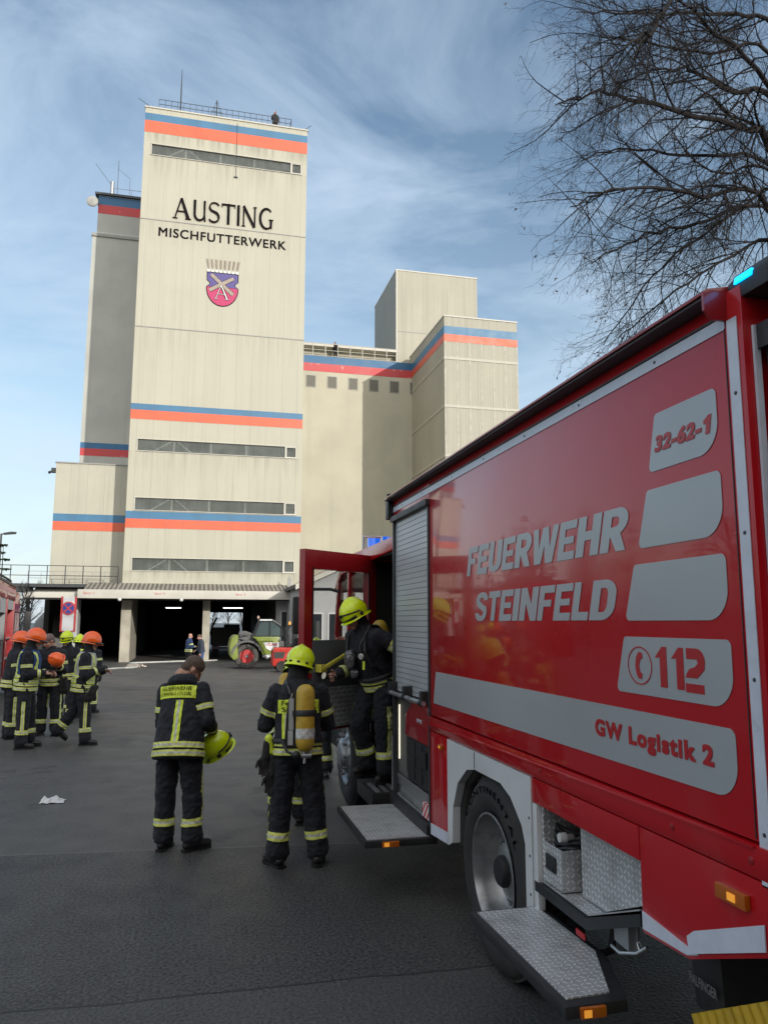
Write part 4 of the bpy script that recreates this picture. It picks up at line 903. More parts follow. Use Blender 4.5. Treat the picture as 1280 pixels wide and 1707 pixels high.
# --- open crew door: local frame, x runs from hinge to outer edge --------------
DW = 1.06
dr = bpy.data.objects.new('door', None)
def door_mb(): return MB()
mb = MB()
mb.box(0, DW, -.035, .035, .93, 1.02); mb.box(0, .13, -.035, .035, 1.02, 2.60); mb.box(DW-.12, DW, -.035, .035, 1.02, 2.60); mb.box(.13, DW-.12, -.035, .035, 2.42, 2.60); mb.box(.13, DW-.12, -.03, .02, 1.02, 1.74)
ORG_door = V((0, 0, 0))
me_d = None
bmesh.ops.recalc_face_normals(mb.bm, faces=mb.bm.faces[:])
door = link_mesh('door', mb.mesh(), red_dull, None)
door.parent = tk; door.location = V((1.78, 7.80, 0))-V((2.9, 4.3, 0))
door.rotation_euler = (0, 0, math.atan2(-.62, -.78)); ORG[door.name] = V((0, 0, 0))
door['label'] = 'open red door with a grey lining, tread plate and yellow grab handle'
part(MB().box(.10, DW-.10, -.012, -.004, 1.74, 2.44), 'window_pane', glass_m, door)
gk = Mat('dark_grey_lining', (.095, .10, .112), .6, var=.08, vscale=5)
mb = MB().prism([(.03, 1.33), (DW-.11, 1.33), (DW-.11, 1.76), (.03, 1.76)], 1, .036, .052); part(mb, 'lining', gk, door, bevel=.004)
mb = MB().prism([(.03, .955), (DW-.11, .955), (DW-.11, 1.325), (.03, 1.325)], 1, .036, .050); part(mb, 'kick_plate', tread_xz, door)
ylw = Mat('yellow_handle', (.62, .56, .08), .4, var=.06)
mb = MB().tube([(.28, .12, 1.73), (.90, .12, 1.50)], .022, 4).box(.84, .92, .05, .125, 1.47, 1.54).box(.26, .33, .05, .125, 1.69, 1.76); part(mb, 'grab_handle', ylw, door, bevel=.006)
part(MB().lathe([(0, .036), (.012, .037), (.014, .036)], (.5, 0, 1.36), 1, 10).lathe([(0, .036), (.012, .040), (.014, .036)], (DW-.06, 0, 1.55), 1, 10), 'bolt', black_pl, door)
part(MB().box(DW-.085, DW-.035, .036, .045, 1.50, 1.60), 'door_lock', black_pl, door)
for a in ((.115, .13), (DW-.12, DW-.105)): part(MB().box(a[0], a[1], -.02, .04, 1.74, 2.435), 'window_seal', black_pl, door)
# ================================================================== PEOPLE
skin = Mat('skin', (0.46, 0.25, 0.18), 0.5, var=0.08, vscale=25, bump=0.1, bscale=300)
lips = Mat('lips', (0.33, 0.12, 0.10), 0.5)
eyem = Mat('eye', (0.05, 0.04, 0.035), 0.15)
hair_brown = Mat('hair_brown', (0.10, 0.066, 0.046), 0.7, var=0.4, vscale=90, bump=0.6, bscale=160)
hair_grey = Mat('hair_grey', (0.19, 0.125, 0.12), 0.7, var=0.4, vscale=90, bump=0.6, bscale=160)
def cloth(name, base, var=.2):
    c = Mat(name, base, 0.82, var=var, vscale=6); c.bump(c.noise(11, 4), .6, .03); c.bump(c.noise(420, 2), .25, .003)
    c.b.inputs['Sheen Weight'].default_value = 0.05; c.b.inputs['Sheen Roughness'].default_value = 0.5; return c
navy = cloth('navy_cloth', (0.0075, 0.009, 0.015)); blackc = cloth('black_cloth', (0.009, 0.009, 0.010)); blue_vest = cloth('blue_vest', (0.015, 0.055, 0.19))
jeans = cloth('denim', (0.035, 0.075, 0.19)); shirt = cloth('dark_blue_shirt', (0.03, 0.038, 0.06)); blue_jk = cloth('blue_jacket', (0.016, 0.04, 0.11))
grey_vest = cloth('grey_vest', (0.42, 0.43, 0.43), .08)
leather = Mat('boot_leather', (0.012, 0.0115, 0.011), 0.45, var=.3, vscale=20, bump=.3, bscale=120)
glove_m = cloth('glove', (0.014, 0.013, 0.013))
hv = Mat('hi_vis_yellow', (0.66, 0.78, 0.05), 0.55, var=.10, vscale=22); silver = Mat('silver_tape', (0.50, 0.52, 0.45), 0.45, var=.22, vscale=30)
hv2 = Mat('band_pale_yellow', (0.66, 0.70, 0.16), 0.55, var=.12, vscale=22)
helm_y = Mat('helmet_yellow', (0.72, 0.88, 0.008), 0.25, coat=.4, var=.03); helm_o = Mat('helmet_orange', (0.95, 0.13, 0.012), 0.28, coat=.4, var=.03)
cyl_y = Mat('cylinder_yellow', (0.50, 0.33, 0.035), .45, var=.12, vscale=14); 
cyl_y.over(cyl_y.noise(6, 6, (1, 1, 3)).smooth(.55, .75, 0, .55), (.28, .19, .05))
UPZ = V((0, 0, 1))
def rx(a): return M.Rotation(R(a), 3, 'X')
def ry(a): return M.Rotation(R(a), 3, 'Y')
def rz(a): return M.Rotation(R(a), 3, 'Z')
def xf(me, mat): me.transform(mat); return me
def wrinkle(me, amp, f, zs=.55, seed=0):
    vs = me.vertices; nr = [v.normal.copy() for v in vs]
    for v, n in zip(vs, nr):
        c = V((v.co.x*f+seed, v.co.y*f-seed, v.co.z*f*zs+seed*2))
        a = noise.noise(c); b = 1-abs(noise.noise(c*2.1+V((5, 5, 5))))*2
        v.co += n*amp*(a*.7+b*.55-.2)
    me.update(); return me
def cutmesh(src, cuts, keep=None, tri=None, off=.005):
    """piece of a garment surface between planes, lifted off a few mm; tri = (point, axis, width) splits it in yellow / silver / yellow"""
    bm = bmesh.new(); bm.from_mesh(src); bm.normal_update()
    nl = {}
    for co, no in cuts:
        co, no = V(co), V(no).normalized()
        bmesh.ops.bisect_plane(bm, geom=bm.verts[:]+bm.edges[:]+bm.faces[:], plane_co=co, plane_no=no, clear_outer=True)
    if keep:
        bad = [f for f in bm.faces if not keep(f.calc_center_median(), f.normal)]
        bmesh.ops.delete(bm, geom=bad, context='FACES')
    if tri:
        co, ax, wd = V(tri[0]), V(tri[1]).normalized(), tri[2]
        for s_ in (-1, 1): bmesh.ops.bisect_plane(bm, geom=bm.verts[:]+bm.edges[:]+bm.faces[:], plane_co=co+ax*(wd*s_/6*1.0), plane_no=ax)
        for f in bm.faces: f.material_index = 1 if abs((f.calc_center_median()-co).dot(ax)) < wd/6 else 0
    else:
        for f in bm.faces: f.material_index = 0
    bm.normal_update()
    for v in bm.verts: v.co += v.normal*off
    me = bpy.data.meshes.new('mesh'); bm.to_mesh(me); bm.free(); return me
def hand_mb(mb, wr, d, n, side, curl, k=1.0):
    d = V(d).normalized(); n = V(n); n = (n-d*n.dot(d)).normalized(); l = d.cross(n)*side
    if True:
        mb.rings([(wr-d*.02, l*.027*k, n*.021*k), (wr+d*.02, l*.034*k, n*.019*k), (wr+d*.055, l*.041*k, n*.017*k), (wr+d*.09, l*.041*k, n*.013*k)], 12)
    for i, L in enumerate((.070, .079, .073, .056)):
        b = wr+d*(.084-.006*abs(i-1.3))+l*(.031-.0205*i); dd = d+l*(.10-.07*i); dd.normalize(); pts = [b-dd*.01, b]; a = 0
        for q, fr in enumerate((.45, .32, .26)):
            a += curl*(.75, .95, .6)[q]*(1+.1*i)
            b = b+(dd*cos(a)+n*sin(a))*L*fr; pts.append(b)
        mb.tube(pts, [.010*k, .0098*k, .0088*k, .0078*k, .0058*k], 8)
    b = wr+d*.022+l*.030; t1 = (d*.55+l*.75+n*.25).normalized(); t2 = (d*.8+l*.25+n*(.3+.5*curl)).normalized()
    mb.tube([b-t1*.01, b+t1*.036, b+t1*.036+t2*.032, b+t1*.036+t2*.054], [.014*k, .012*k, .0098*k, .0065*k], 8)
def helmet_meshes(kind):
    """returns list of (part name, mesh, material) in head space: y forward, z up"""
    out = []
    bm = bmesh.new(); bmesh.ops.create_uvsphere(bm, u_segments=40, v_segments=24, radius=1.0)
    for v in bm.verts:
        x_, y_, z_ = v.co; k = 1+.03*max(0, z_)
        v.co = V((x_*.122*k, y_*.152-.008, z_*.142+.022))
        rg = math.exp(-(x_/.10)**2)*max(0, z_+.15)
        v.co.z += .012*rg; v.co.y += .006*rg*(1 if y_ > 0 else -1)*abs(y_)
    pl = V((0, -.12, -1)).normalized()
    bmesh.ops.bisect_plane(bm, geom=bm.verts[:]+bm.edges[:]+bm.faces[:], plane_co=V((0, 0, -.012 if kind == 'y' else .0)), plane_no=pl, clear_outer=True)
    be = [e for e in bm.edges if len(e.link_faces) == 1]
    r = bmesh.ops.extrude_edge_only(bm, edges=be)
    nv = [g for g in r['geom'] if isinstance(g, bmesh.types.BMVert)]
    for v in nv:
        h = V((v.co.x, v.co.y, 0)).normalized(); fr = max(0, h.y); bk = max(0, -h.y)
        w_ = (.008+.020*fr*fr+.016*bk) if kind == 'y' else (.006+.040*fr**3+.012*bk)
        v.co += h*w_+V((0, 0, -.016-.022*bk+.004*fr))
    bmesh.ops.recalc_face_normals(bm, faces=bm.faces[:])
    bmesh.ops.solidify(bm, geom=bm.faces[:], thickness=.005)
    bmesh.ops.recalc_face_normals(bm, faces=bm.faces[:])
    me = bpy.data.meshes.new('mesh'); bm.to_mesh(me); bm.free()
    out.append(('helmet', me, helm_y if kind == 'y' else helm_o))
    def shell_patch(y0, y1, z0, z1, k, hw=.2):
        b2 = bmesh.new(); bmesh.ops.create_uvsphere(b2, u_segments=48, v_segments=32, radius=1.0)
        for v in b2.verts: v.co = V((v.co.x*.122*k, v.co.y*.152*k-.008, v.co.z*.142*k+.022))
        for co, no in (((0, y0, 0), (0, -1, 0)), ((0, y1, 0), (0, 1, 0)), ((0, 0, z0), (0, 0, -1)), ((0, 0, z1), (0, .25, 1)), ((hw, 0, 0), (1, 0, 0)), ((-hw, 0, 0), (-1, 0, 0))):
            bmesh.ops.bisect_plane(b2, geom=b2.verts[:]+b2.edges[:]+b2.faces[:], plane_co=V(co), plane_no=V(no).normalized(), clear_outer=True)
        m2 = bpy.data.meshes.new('mesh'); b2.to_mesh(m2); b2.free(); return m2
    if kind == 'y':
        out.append(('visor', shell_patch(.055, .3, -.02, .030, 1.05), black_pl))
        mb = MB()
        mb.tube([(.0+.121*sin(a)*1.01, .150*cos(a)-.008, .038+.012*cos(a)) for a in [R(q) for q in range(-88, 89, 8)]], .0075, 6)
        out.append(('trim', mb.mesh(), black_pl))
        mb = MB()
        for s_ in (-1, 1): mb.ball((s_*.123, -.01, .005), .022, .35, 1, 1, 10)
        for q in (-48, -16, 16, 48):
            a = R(180+q); mb.ball((.128*sin(a), .158*cos(a)-.008, .0), .013, 1.2, 1.2, .75, 8)
        mb.box(-.018, .018, .145, .162, .03, .06)
        out.append(('fittings', mb.mesh(), black_pl))
    else:
        mb = MB()
        mb.tube([(.124*sin(a), .155*cos(a)-.008, .006) for a in [R(q) for q in range(-180, 181, 10)]], .005, 6)
        out.append(('trim', mb.mesh(), black_pl))
        mb = MB(); N_ = 12; up_, dn_ = [], []
        pts = []
        for q in range(-60, 61, 10):
            a = R(q); pts.append(((.126*sin(a), .158*cos(a)-.008), ((.134)*sin(a), .158*cos(a)-.008+.045*cos(a))))
        for i in range(len(pts)-1):
            a, b = pts[i], pts[i+1]
            for zz in (-.006, .002): mb.face([(a[0][0], a[0][1], zz+.004), (a[1][0], a[1][1], zz-.010), (b[1][0], b[1][1], zz-.010), (b[0][0], b[0][1], zz+.004)])
        out.append(('visor', mb.mesh(), black_pl))
    return out
HM = {}
def add_helmet(kind, mat, parent):
    if kind not in HM: HM[kind] = helmet_meshes(kind)
    par = parent; first = None
    for nm, me, mt in HM[kind]:
        m2 = me.copy(); m2.transform(mat)
        o = link_mesh(nm, m2, mt, par, (0, 0, 0), smooth=50)
        if nm == 'helmet': par = o; first = o
    return first
def held_helmet(kind, loc, rot, label):
    if kind not in HM: HM[kind] = helmet_meshes(kind)
    par = None
    for nm, me, mt in HM[kind]:
        m2 = me.copy()
        o = link_mesh(nm, m2, mt, par, (0, 0, 0), smooth=50)
        if par is None:
            par = o; o.location = loc; o.rotation_euler = rot; tag(o, label, 'helmet')
    return par
def person(label, xy, az, z0=None, S=1.0, lean=4, side=0, twist=0, head=(8, 0, 0), aR=((.14, .05, -1), (.0, .3, -1)), aL=((.14, .05, -1), (.0, .3, -1)),
           lR=((.05, .02, -1), (.03, -.03, -1), 10, 0), lL=((.05, .02, -1), (.03, -.03, -1), 10, 0), hands=('bare', 'bare'), curl=(.5, .5), palm=None,
           jacket=navy, trousers=navy, hat=None, hair=None, hood=False, bands=True, vest=None, backtext=None, backstripe=None, hem=.14, belly=1.0,
           vox=.013, fine=False, group=None, tband=True, helmet_rot=None, tuck=0.0, sleeve=True):
    z0 = gz(xy[1]) if z0 is None else z0
    mir = lambda v, s: V((v[0]*s, v[1], v[2]))
    legs = {}
    for s, q in ((1, lR), (-1, lL)):
        hip = V((s*.093, 0, -.03)); kn = hip+mir(q[0], s).normalized()*.435; an = kn+mir(q[1], s).normalized()*.42
        legs[s] = [hip, kn, an, q[2]*s, q[3]]
    def low(l): return l[2].z-.088+min(0, -.15*sin(R(l[4]))*(.2))
    zmin = min(low(l) for l in legs.values()); base = V((0, 0, -zmin))
    cx = (legs[1][2]+legs[-1][2])/2
    for l in legs.values():
        for i in range(3): l[i] = l[i]+base
    Tm = rz(-twist) @ rx(-lean) @ ry(side)
    tp = lambda x_, y_, z_: base+Tm @ V((x_, y_, z_))
    neck = tp(0, 0, .53)
    Hm = rz(-head[1]) @ rx(-head[0]) @ ry(head[2])
    hc = neck+(Hm @ V((0, .035, .115)))*.55+(Tm @ V((0, .03, .125)))*.45
    HT = M.Translation(hc) @ Hm.to_4x4()
    arms = {}
    for s, q in ((1, aR), (-1, aL)):
        sh = tp(s*.182, -.005, .425); el = sh+(Tm @ mir(q[0], s).normalized())*.295; wr = el+(Tm @ mir(q[1], s).normalized())*.26
        arms[s] = [sh, el, wr]
    # ---- body
    mb = MB()
    mb.rings([(tp(0, 0, -.10), Tm @ V((.13, 0, 0)), Tm @ V((0, .10, 0))), (tp(0, 0, .1), Tm @ V((.14, 0, 0)), Tm @ V((0, .10, 0))), (tp(0, 0, .35), Tm @ V((.165, 0, 0)), Tm @ V((0, .11, 0))), (tp(0, 0, .46), Tm @ V((.14, 0, 0)), Tm @ V((0, .08, 0))), (tp(0, 0, .52), Tm @ V((.06, 0, 0)), Tm @ V((0, .06, 0)))], 16)
    for s in (1, -1):
        a = arms[s]; mb.cap(a[0], .055, a[1], .042).cap(a[1], .042, a[2], .030)
        l = legs[s]; mb.cap(l[0], .085, l[1], .058).cap(l[1], .058, l[2], .040); mb.cap(l[2], .04, l[2]+rz(-l[3]) @ V((0, .12, -.05)), .03)
    mb.cap(neck-V((0, 0, .04)), .062, hc-(Hm @ V((0, .03, .05))), .058)
    parts_ = [remesh(mb, .016 if not fine else .013, 2)]
    h = MB()
    h.ball((0, -.012, .035), 1, .074, .094, .088, 24).ball((0, .028, -.035), 1, .059, .066, .080, 20).ball((0, .062, -.098), .026, 1.1, .8, .7, 12)
    h.cap((0, .088, .012), .009, (0, .110, -.030), .014).cap((-.040, .078, .026), .011, (.040, .078, .026), .011)
    h.ball((-.035, .062, -.028), .022, 1, 1, .8, 10).ball((.035, .062, -.028), .022, 1, 1, .8, 10)
    h.cap((-.018, .086, -.060), .007, (.018, .086, -.060), .007).cap((0, -.03, -.02), .055, (0, -.045, -.11), .056)
    for s in (-1, 1): h.ball((s*.077, -.008, -.008), .032, .28, .62, 1, 12, ry(s*12) @ rz(-s*18))
    hm_ = remesh(h, .006 if fine else .008, 2, .4); xf(hm_, HT); parts_.append(hm_)
    e = MB(); e.mi = 1
    for s in (-1, 1): e.ball((s*.031, .0865, .006), .0115, 1.25, .6, .8, 10)
    e.mi = 2; e.cap((-.020, .0935, -.060), .004, (.020, .0935, -.060), .004)
    em = e.mesh(); xf(em, HT); parts_.append(em)
    pn = {1: Tm @ V((-.4, .2, -.5)), -1: Tm @ V((.4, .2, -.5))}
    if palm:
        for s in (1, -1):
            if palm.get(s): pn[s] = Tm @ mir(palm[s], s)
    gl = []
    for i, s in enumerate((1, -1)):
        d = arms[s][2]-arms[s][1]; g = MB(); hand_mb(g, arms[s][2], d, pn[s], s*-1 if False else s, curl[i], 1.0 if hands[i] == 'bare' else 1.18)
        gm = remesh(g, .0045, 1, .4) if fine else g.mesh()
        (parts_ if hands[i] == 'bare' else gl).append(gm)
    body = link_mesh('person', join_mesh(parts_), [skin, eyem, lips], smooth=180)
    tag(body, label, 'person', group)
    body.location = (xy[0], xy[1], z0); body.rotation_euler = (0, 0, R(-az)); body.scale = (S, S, S); ORG[body.name] = V((0, 0, 0))
    P = lambda nm, me, mt, par=None, sm=180: link_mesh(nm, me, mt, par or body, (0, 0, 0), smooth=sm)
    # ---- trousers
    mb = MB()
    bq = .9+.1*belly
    for s in (1, -1):
        l = legs[s]
        mb.cap(l[0]+V((0, -.005, .0)), .110*bq, l[1], .092).cap(l[1], .092, l[1].lerp(l[2], .55), .086).cap(l[1].lerp(l[2], .5), .086, l[1].lerp(l[2], .93), .094)
        dd = (l[1]-l[0]).normalized(); c_ = l[0]+dd*.22+V((s*.075, 0, 0)); mb.ball(c_, .06, .55, 1.0, 1.35, 12)
    mb.ball(tp(0, -.012, -.03), 1, .175*bq, .138, .15, 16)
    tm = wrinkle(remesh(mb, vox, 3), .015, 8, 1.5, az*.1)
    tr = P('trousers', tm, trousers)
    # ---- boots
    for s in (1, -1):
        l = legs[s]; b = MB()
        b.cap((0, -.012, .16), .060, (0, -.008, .085), .056).cap((0, -.045, .050), .044, (0, .13, .040), .044).cap((0, .05, .055), .05, (.0, .155, .040), .040)
        bm_ = remesh(b, .010, 2)
        for v in bm_.vertices:
            if v.co.z < .004: v.co.z = 0.0
            v.co.x *= .98
        so_ = MB(); pts = [(.036, -.085), (.030, .05), (.046, .10), (.040, .17), (0, .198), (-.040, .17), (-.046, .10), (-.030, .05), (-.036, -.085), (0, -.098)]
        so_.prism([(a*1.08, c) for a, c in pts], 2, -.004, .022)
        bm_ = join_mesh([bm_, so_.mesh()])
        xf(bm_, M.Translation(l[2]-V((0, 0, .085))) @ rz(-l[3]).to_4x4() @ M.Translation(V((0, .1, .02))) @ rx(-l[4]).to_4x4() @ M.Translation(V((0, -.1, -.02))))
        P('boot', bm_, leather, sm=60)
    # ---- jacket
    mb = MB(); X_ = Tm @ V((1, 0, 0)); Y_ = Tm @ V((0, 1, 0))
    hy = -.02 if lean < 25 else 0
    mb.rings([(tp(0, -.012, -hem), X_*.196*belly, Y_*.158*belly), (tp(0, -.010, -hem+.02), X_*.205*belly, Y_*.166*belly), (tp(0, -.006, .02), X_*.196*belly, Y_*.16*belly), (tp(0, .0, .17), X_*.186*belly, Y_*.15*belly), (tp(0, 0, .34), X_*.202, Y_*.152), (tp(0, -.008, .42), X_*.188, Y_*.135), (tp(0, -.006, .475), X_*.140, Y_*.108), (tp(0, -.006, .51), X_*.105, Y_*.092), (tp(0, .004, .535), X_*.085, Y_*.083), (tp(0, .012, .565), X_*.076, Y_*.076)], 24)
    for s in (1, -1):
        a = arms[s]; mb.cap(a[0], .072, a[0].lerp(a[1], .5), .074).cap(a[0].lerp(a[1], .5), .073, a[1], .068).cap(a[1], .068, a[2]-(a[2]-a[1]).normalized()*.035, .054)
    jm = wrinkle(remesh(mb, vox, 3), .013, 8, 1.0, az*.13+1)
    jk = P('jacket', jm, jacket)
    if hood:
        mb = MB()
        mb.rings([(tp(0, -.02, .45), X_*.135, Y_*.10), (tp(0, -.045, .49), X_*.14, Y_*.115), (tp(0, -.04, .535), X_*.118, Y_*.105), (tp(0, -.01, .565), X_*.085, Y_*.085)], 18)
        P('hood', wrinkle(remesh(mb, .011, 2), .012, 14, .8, 3), jacket)
    def d_ax(c, a, b):
        ab = b-a; t = max(0, min(1, (c-a).dot(ab)/ab.length_squared)); return (c-(a+ab*t)).length
    def on_arm(c, s):
        a = arms[s]; loc = Tm.inverted() @ (c-base)
        return min(d_ax(c, a[0].lerp(a[1], .25), a[1]), d_ax(c, a[1], a[2])) < .098 and (abs(loc.x) > .165 or d_ax(c, a[1], a[2]) < .085 or abs(loc.y) > .20)
    torso = lambda c, n: not (on_arm(c, 1) or on_arm(c, -1))
    BM = [hv2, silver]
    def hoop(src, co, ax, wd, keep, par, off=.006, nm='reflective_band', mats=None):
        ax = V(ax).normalized(); me = cutmesh(src, [(co+ax*wd/2, ax), (co-ax*wd/2, -ax)], keep, (co, ax, wd), off)
        if len(me.polygons) > 3: return P(nm, me, mats or BM, par)
        bpy.data.meshes.remove(me)
    Zt = Tm @ V((0, 0, 1))
    if bands:
        for zz in (-hem+.045, -hem+.115): hoop(jm, tp(0, 0, zz), Zt, .052, torso, jk)
        if sleeve:
            for s in (1, -1):
                a = arms[s]; ua = (a[1]-a[0]).normalized(); fa = (a[2]-a[1]).normalized()
                hoop(jm, a[0]+ua*.17, ua, .050, lambda c, n, a=a: d_ax(c, a[0].lerp(a[1], .3), a[1]) < .10 and d_ax(c, a[1], a[2]) > .05 and abs((Tm.inverted() @ (c-base)).x) > .15, jk)
                hoop(jm, a[1]+fa*.17, fa, .045, lambda c, n, a=a: d_ax(c, a[1], a[2]) < .085, jk)
    if tband:
        for s in (1, -1):
            l = legs[s]; dn = (l[2]-l[1]).normalized(); co = l[1].lerp(l[2], .62)
            hoop(tm, co, dn, .065, lambda c, n, l=l: d_ax(c, l[1], l[2]) < .13, tr)
            # vertical stripe on the outer side of the leg
            up0 = l[0].lerp(l[1], .55); fw_ = V((0, 1, 0)); cc = l[1]+fw_*.012
            ax = fw_
            me = cutmesh(tm, [(cc+ax*.024, ax), (cc-ax*.024, -ax), (up0, UPZ), (co, -UPZ)], lambda c, n, s=s, l=l: n.x*s > .35 and d_ax(c, l[0], l[1]) < .15 or (n.x*s > .35 and d_ax(c, l[1], l[2]) < .12), (cc, ax, .048), .006)
            if len(me.polygons) > 3: P('reflective_band', me, BM, tr)
    bk = -Y_
    if backstripe:
        for xo_ in backstripe:
            c0 = tp(xo_, -.1, 0)
            me = cutmesh(jm, [(c0+X_*.032, X_), (c0-X_*.032, -X_), (tp(0, 0, .315), Zt), (tp(0, 0, -hem+.14), -Zt)], lambda c, n: n.dot(bk) > .25 and torso(c, n), (c0, X_, .064), .006)
            if len(me.polygons) > 3: P('reflective_band', me, [hv, silver], jk)
    if backtext:
        lines, zt, zb, hw, xo_ = backtext
        me = cutmesh(jm, [(tp(xo_+hw, 0, 0), X_), (tp(xo_-hw, 0, 0), -X_), (tp(0, 0, zt), Zt), (tp(0, 0, zb), -Zt)], lambda c, n: n.dot(bk) > .1, None, .007)
        pt = P('back_patch', me, hv)
        bv = BVHTree.FromPolygons([v.co[:] for v in jm.vertices], [p.vertices[:] for p in jm.polygons])
        nL = len(lines)
        for i, t in enumerate(lines):
            hh = (zt-zb)*.34; zc = zt-(zt-zb)*(i+.80)/nL*.94-.004; ww = 2*hw*.86
            tmx = fit_text(t, tp(xo_-ww/2, -.4, zc), X_, Zt, ww, hh, .004, 0, .0001)
            for v in tmx.vertices:
                hit = bv.ray_cast(v.co, Y_)
                if hit[0] is not None: v.co = hit[0]-Y_*.019
            P('lettering', tmx, black_letter, pt, sm=0)
    if vest:
        vm, vb = vest
        me = cutmesh(jm, [(tp(0, 0, .49), Zt), (tp(0, 0, .0), -Zt)], lambda c, n: torso(c, n) and abs((Tm.inverted() @ (c-base)).x) < .178, None, .013)
        vo = P('vest', me, vm)
        for zz in (.03, .10): hoop(jm, tp(0, 0, zz), Zt, .055, lambda c, n: torso(c, n) and abs((Tm.inverted() @ (c-base)).x) < .178, vo, .017, mats=[hv, silver])
        for xo_ in (-.11, .11):
            for yy in (-1, 1):
                c0 = tp(xo_, 0, 0); me = cutmesh(jm, [(c0+X_*.022, X_), (c0-X_*.022, -X_), (tp(0, 0, .46), Zt), (tp(0, 0, .12), -Zt)], lambda c, n, yy=yy: n.dot(Y_)*yy > .3 and torso(c, n), (c0, X_, .044), .017)
                if len(me.polygons) > 3: P('reflective_band', me, [hv, silver], vo)
    for gm in gl: P('glove', gm, glove_m)
    if hat:
        HR = HT @ M.Translation(V((0, 0, .012)))
        add_helmet(hat, HR, body)
        mb = MB()                                               # neck cloth under the helmet
        mb.rings([(V((0, -.035, -.16)), V((.085, 0, 0)), V((0, .075, 0))), (V((0, -.035, -.08)), V((.082, 0, 0)), V((0, .075, 0))), (V((0, -.028, .01)), V((.086, 0, 0)), V((0, .082, 0)))], 16)
        nm = wrinkle(remesh(mb, .010, 2), .006, 18, 1, 2); xf(nm, HT); P('neck_flap', nm, blackc)
        st = MB().tube([(.078, .01, -.0), (.066, .045, -.09), (0, .062, -.128), (-.066, .045, -.09), (-.078, .01, 0)], .006, 6).mesh(); xf(st, HT); P('chin_strap', st, black_pl)
    elif hair:
        hb = MB().ball((0, -.015, .042), 1, .080, .099, .090, 28).ball((0, -.055, -.01), 1, .066, .055, .075, 16)
        hm2 = remesh(hb, .007, 2)
        hm2 = cutmesh(hm2, [((0, .055, .03), (0, .80, -.6)), ((0, -.02, -.055), (0, .25, -1))], lambda c, n: not (c.z < .02 and c.y > .012) and not (abs(c.x) > .055 and c.z < .022 and c.y > -.045), None, 0.0)
        wrinkle(hm2, .005, 40, 1, 5); xf(hm2, HT); P('hair', hm2, hair)
    W = body.matrix_basis.copy()
    W = M.LocRotScale(body.location, body.rotation_euler, body.scale)
    return dict(o=body, W=W, arms=arms, tp=tp, Tm=Tm, HT=HT, legs=legs, base=base)
def scba(p, label, x_off=.045, loc=None):
    """breathing apparatus worn on a back"""
    o = thing('breathing_apparatus', label, 'breathing apparatus', local=True); o.matrix_basis = p['W']
    tp, Tm = p['tp'], p['Tm']
    K = M.Translation(p['base']) @ Tm.to_4x4()
    def add(mb, nm, m, sm=50, par=None):
        me = mb.mesh(); me.transform(K); return link_mesh(nm, me, m, par or o, (0, 0, 0), smooth=sm)
    yb = -.175
    add(MB().prism(rounded([(-.12, -.02), (.12, -.02), (.10, .28), (.07, .44), (-.07, .44), (-.10, .28)], .03), 1, yb-.015, yb+.01), 'back_plate', black_pl)
    c = MB(); yc = yb-.10; prof = [(0, -.055), (.02, -.05), (.05, -.035), (.070, -.005), (.076, .03), (.076, .40), (.072, .435), (.056, .462), (.03, .478), (0, .482)]
    c.lathe(prof, (x_off, yc, 0), 2, 32); cy = add(c, 'cylinder', cyl_y)
    add(MB().lathe([(.0765, .05), (.0775, .055), (.0775, .125), (.0765, .13)], (x_off, yc, 0), 2, 32), 'label', Mat('worn_label', (.5, .5, .48), .6, var=.4, vscale=30), 60, cy)
    add(MB().lathe([(.078, .225), (.080, .228), (.080, .272), (.078, .275)], (x_off, yc, 0), 2, 32).box(x_off-.1, x_off+.1, yc+.05, yb-.012, .228, .272), 'strap', black_pl, 60)
    add(MB().tube([(x_off, yc, -.04), (x_off, yc, -.085)], .02, 10).tube([(x_off-.03, yc, -.08), (x_off+.05, yc, -.08)], .022, 10).tube([(x_off, yc, -.085), (x_off-.005, yc-.005, -.14)], .012, 8), 'valve', steel)
    add(MB().ball((x_off-.07, yc+.02, -.075), .035, 1, 1, .9, 10).tube([(x_off-.07, yc+.02, -.08), (x_off-.14, yc+.05, -.05), (-.15, yb, .05)], .012, 6), 'pressure_reducer', black_pl)
    sb = MB().box(-.085, -.045, yb-.03, yb-.018, .12, .37).tube([(-.065, yb-.025, .37), (-.06, yb-.03, .41)], .006, 5)
    add(sb, 'grey_strap', Mat('strap_grey', (.36, .37, .38), .6, var=.1))
    add(MB().box(-.09, -.05, yb-.032, yb-.02, .00, .115), 'grey_strap', Mat('strap_pale', (.42, .43, .44), .6, var=.1))
    for s in (-1, 1):
        pts = [(s*.07, yb, .40), (s*.095, -.12, .475), (s*.10, -.02, .52), (s*.115, .10, .46), (s*.13, .165, .33), (s*.155, .15, .18), (s*.17, .05, .08), (s*.13, yb+.03, .03)]
        mb = MB()
        for a, b in zip(pts[:-1], pts[1:]):
            mb.tube([a, b], .017, 6)
        add(mb, 'shoulder_strap', black_pl, 60)
    mb = MB().tube([(.205*sin(a), .172*cos(a)-.006, .03) for a in [R(q) for q in range(0, 361, 15)]], .022, 6); add(mb, 'waist_belt', black_pl, 60)
    return o
FG = None
